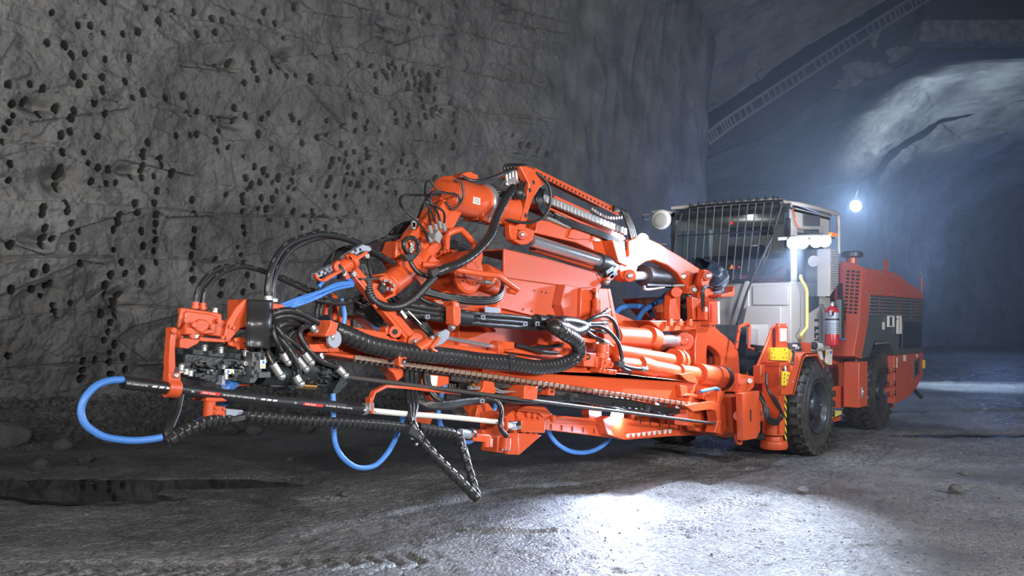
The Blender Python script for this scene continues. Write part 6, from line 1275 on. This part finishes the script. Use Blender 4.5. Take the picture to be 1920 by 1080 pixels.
for i in range(9): q = T(1179+i*9.8,816.5-i*.9,.695); b.pr([(1175+i*9.8,814-i*1.1),(1182+i*9.8,813-i*1.1),(1180+i*9.8,820-i),(1177+i*9.8,821-i)], .694,.699,'pipe')
b.build('slot', f2, smooth=False)
b = MB(); b.pr([(1104,768),(1128,771),(1128,795),(1105,792)], .86,.95); b.pr([(1172,765),(1190,770),(1190,795),(1176,792)], .9,.95); b.pr([(1190,780),(1290,765),(1290,800),(1200,795)], 1.0,1.1); b.pr([(1300,770),(1322,765),(1322,805),(1300,798)], .6,.62,'orgd'); b.build('hanger', f2, .005)
b = MB()
for x0, y0 in ((1097,752),(1178,758)): b.pr([(x0,y0+9),(x0+5,y0),(x0+32,y0+4),(x0+30,y0+16),(x0+8,y0+12)], .70,.8,'rod'); b.bolts([T(x0+9+i*8,y0+10+i,.70) for i in range(3)], r=.018,h=.03,m='brass')
b.build('brass_clamp', f2, .004)
b = MB(); q = T(1157,779,.80); d = Vector((-.75,-.6,-.2)).normalized(); b.lathe(q-d*.06, d, [(0,.03),(.02,.06),(.06,.070)],'blkm',24); b.cyl(q+Vector((0,0,-.05)), q+Vector((0,0,-.12)), .015,'blkm'); b.build('work_light', f2); b = MB(); b.lathe(q+d*.005, d, [(0,.066),(.012,.060)],'lamp',24); b.build('lamp_lens', f2)
for k in range(5): hose('hose', [(930,736+3*k,.5),(985,742+3*k,.48),(1040,742+2*k,.46),(1080,738+3*k,.46),(1130,746+3*k,.45),(1180,752+3*k,.44),(1230,762+3*k,.44),(1260,768+2*k,.44),(1284,769,.44)], .017, f2, dash=(k % 2 == 1))
hose('hose', [(1215,762,.42),(1230,772,.4),(1245,780,.4),(1262,773,.42)], .016, f2, dash=False); hose('hose', [(1150,758,.42),(1175,766,.40),(1200,768,.4),(1215,766,.42)], .015, f2, dash=False)
b = MB(); b.pr([(1069,738),(1076,738),(1076,752),(1069,752)], .38,.44,'blkm'); b.pr([(1212,758),(1220,760),(1218,772),(1210,770)], .38,.44,'blkm')
for x in (1232,1240,1270,1278): b.cyl(T(x,758+(x-1232)*.15,.5), T(x+8,759+(x-1232)*.15,.5), .025,'steel',10)
b.cyl(T(1276,768,.44), T(1286,769,.44), .022,'steel'); b.build('fittings', f2)
# ================================================================ lights, camera, haze
def lamp(kind, name, loc, power, col=(1,1,1), size=.2, aim=None, spot=None, blend=.5):
    ld = bpy.data.lights.new(name, kind); ld.energy = power; ld.color = col
    if kind == 'AREA': ld.shape = 'DISK'; ld.size = size
    else: ld.shadow_soft_size = size
    if spot: ld.spot_size = math.radians(spot); ld.spot_blend = blend
    o = bpy.data.objects.new(name, ld); COL.objects.link(o); o.location = loc
    if aim is not None: o.rotation_euler = (Vector(aim)-Vector(loc)).to_track_quat('-Z', 'Y').to_euler()
    return o
BL = (.66,.78,1)
lamp('AREA', 'key_flood', W(4.5,-1.5,4.2), 320, (1,.97,.94), .7, W(-.5,8,1.2))
lamp('AREA', 'left_flood', W(-6.0,.5,2.6), 170, (1,.97,.94), .5, W(-2.5,7,1.2))
lamp('AREA', 'ground_fill', W(-1,-1.2,3.6), 330, (1,.98,.96), .5, W(-1.5,8,0))  # added fill that lifts the foreground gravel, no such lamp stands here
lamp('SPOT', 'wall_flood', W(5.0,0,2.4), 2900, (1,.98,.96), .22, TD(330,300,18), 62, 1.0)
lamp('SPOT', 'grazing_fill', W(-10.5,6.5,6.5), 1900, (1,.98,.96), .25, TD(420,230,20), 80, 1.0)  # added side light bringing out the rock relief, not a lamp of the tunnel
lamp('AREA', 'right_flood', W(9.5,3.5,3.4), 700, (.97,.98,1), .5, W(4.5,12,1.2))
lamp('SPOT', 'cab_lamp_light', T(1490,462,-.10)+Vector((-.28,-.16,-.05)), 2500, BL, .07, G(1180,985), 66, .7)
lamp('POINT', 'cab_lamp_fill', T(1500,470,-.10)+Vector((-.30,-.40,-.10)), 150, BL, .08)
lamp('SPOT', 'boom_spot', T(1440,430,-.25), 1500, BL, .06, T(1205,478,.75), 34, .8)  # spot near the cab, added to whiten the boom root, not the boom's own lamp
lamp('POINT', 'feed_lamp_light', T(1157,778,.80)+Vector((-.14,-.10,-.03)), 45, (.62,.72,1), .05)
lamp('SPOT', 'low_lamp', T(1165,812,.62), 330, (.60,.71,1), .06, G(1130,955), 120, 1.0)
lamp('SPOT', 'corner_fill', W(2,2,5), 2600, (1,.98,.96), .3, TD(1180,230,25), 44, 1.0)  # added fill turning the wall corner a neutral grey, no real lamp
lamp('POINT', 'cab_dome_light', (.45,1.1,zt-.3), 10, (1,.95,.85), .05)
lamp('POINT', 'far_lamp_light', TD(1605,386,19.6), 280, (.48,.68,1), .12)
lamp('SPOT', 'vault_fill', TD(1560,560,33), 15000, (.68,.84,1), .5, TD(1790,200,37), 52, .9)  # unseen spot added to brighten the band of the vault
lamp('POINT', 'inner_fill', TD(1880,470,44), 420, (.25,.40,1), .5)  # added blue fill tinting the inner tunnel wall, has no lamp body
lamp('SPOT', 'floor_fill', TD(1700,480,25), 2200, (.52,.72,1), .3, TD(1850,740,24), 80, .9)  # unseen spot added to brighten the ground far right
lamp('POINT', 'back_fill', TD(1480,470,27), 330, (.25,.40,1), .5)  # added blue fill pushing the tunnel behind the cab towards navy
w = bpy.data.worlds.new('tunnel_air'); SC.world = w; w.use_nodes = True
w.node_tree.nodes['Background'].inputs[0].default_value = (.4,.5,.8,1); w.node_tree.nodes['Background'].inputs[1].default_value = .008
HAZE = True
if HAZE:
    hm = bpy.data.materials.new('damp_air'); hm.use_nodes = True; nt = hm.node_tree
    for n in list(nt.nodes): nt.nodes.remove(n)
    o_ = nt.nodes.new('ShaderNodeOutputMaterial'); v_ = nt.nodes.new('ShaderNodeVolumeScatter'); v_.inputs['Anisotropy'].default_value = .3
    v_.inputs['Color'].default_value = (.62,.76,1,1); nt.links.new(v_.outputs[0], o_.inputs['Volume'])
    RH = 8.2; c = TD(1560,440,16.5)
    tc = nt.nodes.new('ShaderNodeTexCoord'); mp = nt.nodes.new('ShaderNodeMapping'); mp.inputs['Scale'].default_value = (1/RH, 1/RH, 1/RH)
    g = nt.nodes.new('ShaderNodeTexGradient'); g.gradient_type = 'QUADRATIC_SPHERE'; mm = nt.nodes.new('ShaderNodeMath'); mm.operation = 'MULTIPLY_ADD'; mm.inputs[1].default_value = .11; mm.inputs[2].default_value = 0
    nt.links.new(tc.outputs['Object'], mp.inputs['Vector']); nt.links.new(mp.outputs[0], g.inputs[0]); nt.links.new(g.outputs['Fac'], mm.inputs[0]); nt.links.new(mm.outputs[0], v_.inputs['Density'])
    hb = MB(); hb.ball((0,0,0), RH, hm, 16)
    o = hb.build('haze', smooth=False); o.location = c; tag(o, 'thin bluish haze hanging in the tunnel around the lit lamps', 'haze', kind='stuff')
    SC.cycles.volume_step_rate = 2.0
cd = bpy.data.cameras.new('camera'); co = bpy.data.objects.new('camera', cd); COL.objects.link(co); SC.camera = co
co.location = (CAM[0], CAM[1], EYE); co.rotation_euler = (math.radians(90), 0, math.atan2(DV[1], DV[0])-math.pi/2)
cd.sensor_width = 36; cd.lens = F/1920*36; cd.shift_y = (599-540)/1920; cd.clip_start = .1; cd.clip_end = 200
SC.view_settings.view_transform = 'Standard'; SC.view_settings.look = 'None'; SC.view_settings.gamma = 1; SC.view_settings.exposure = 0; SC.view_settings.use_curve_mapping = False
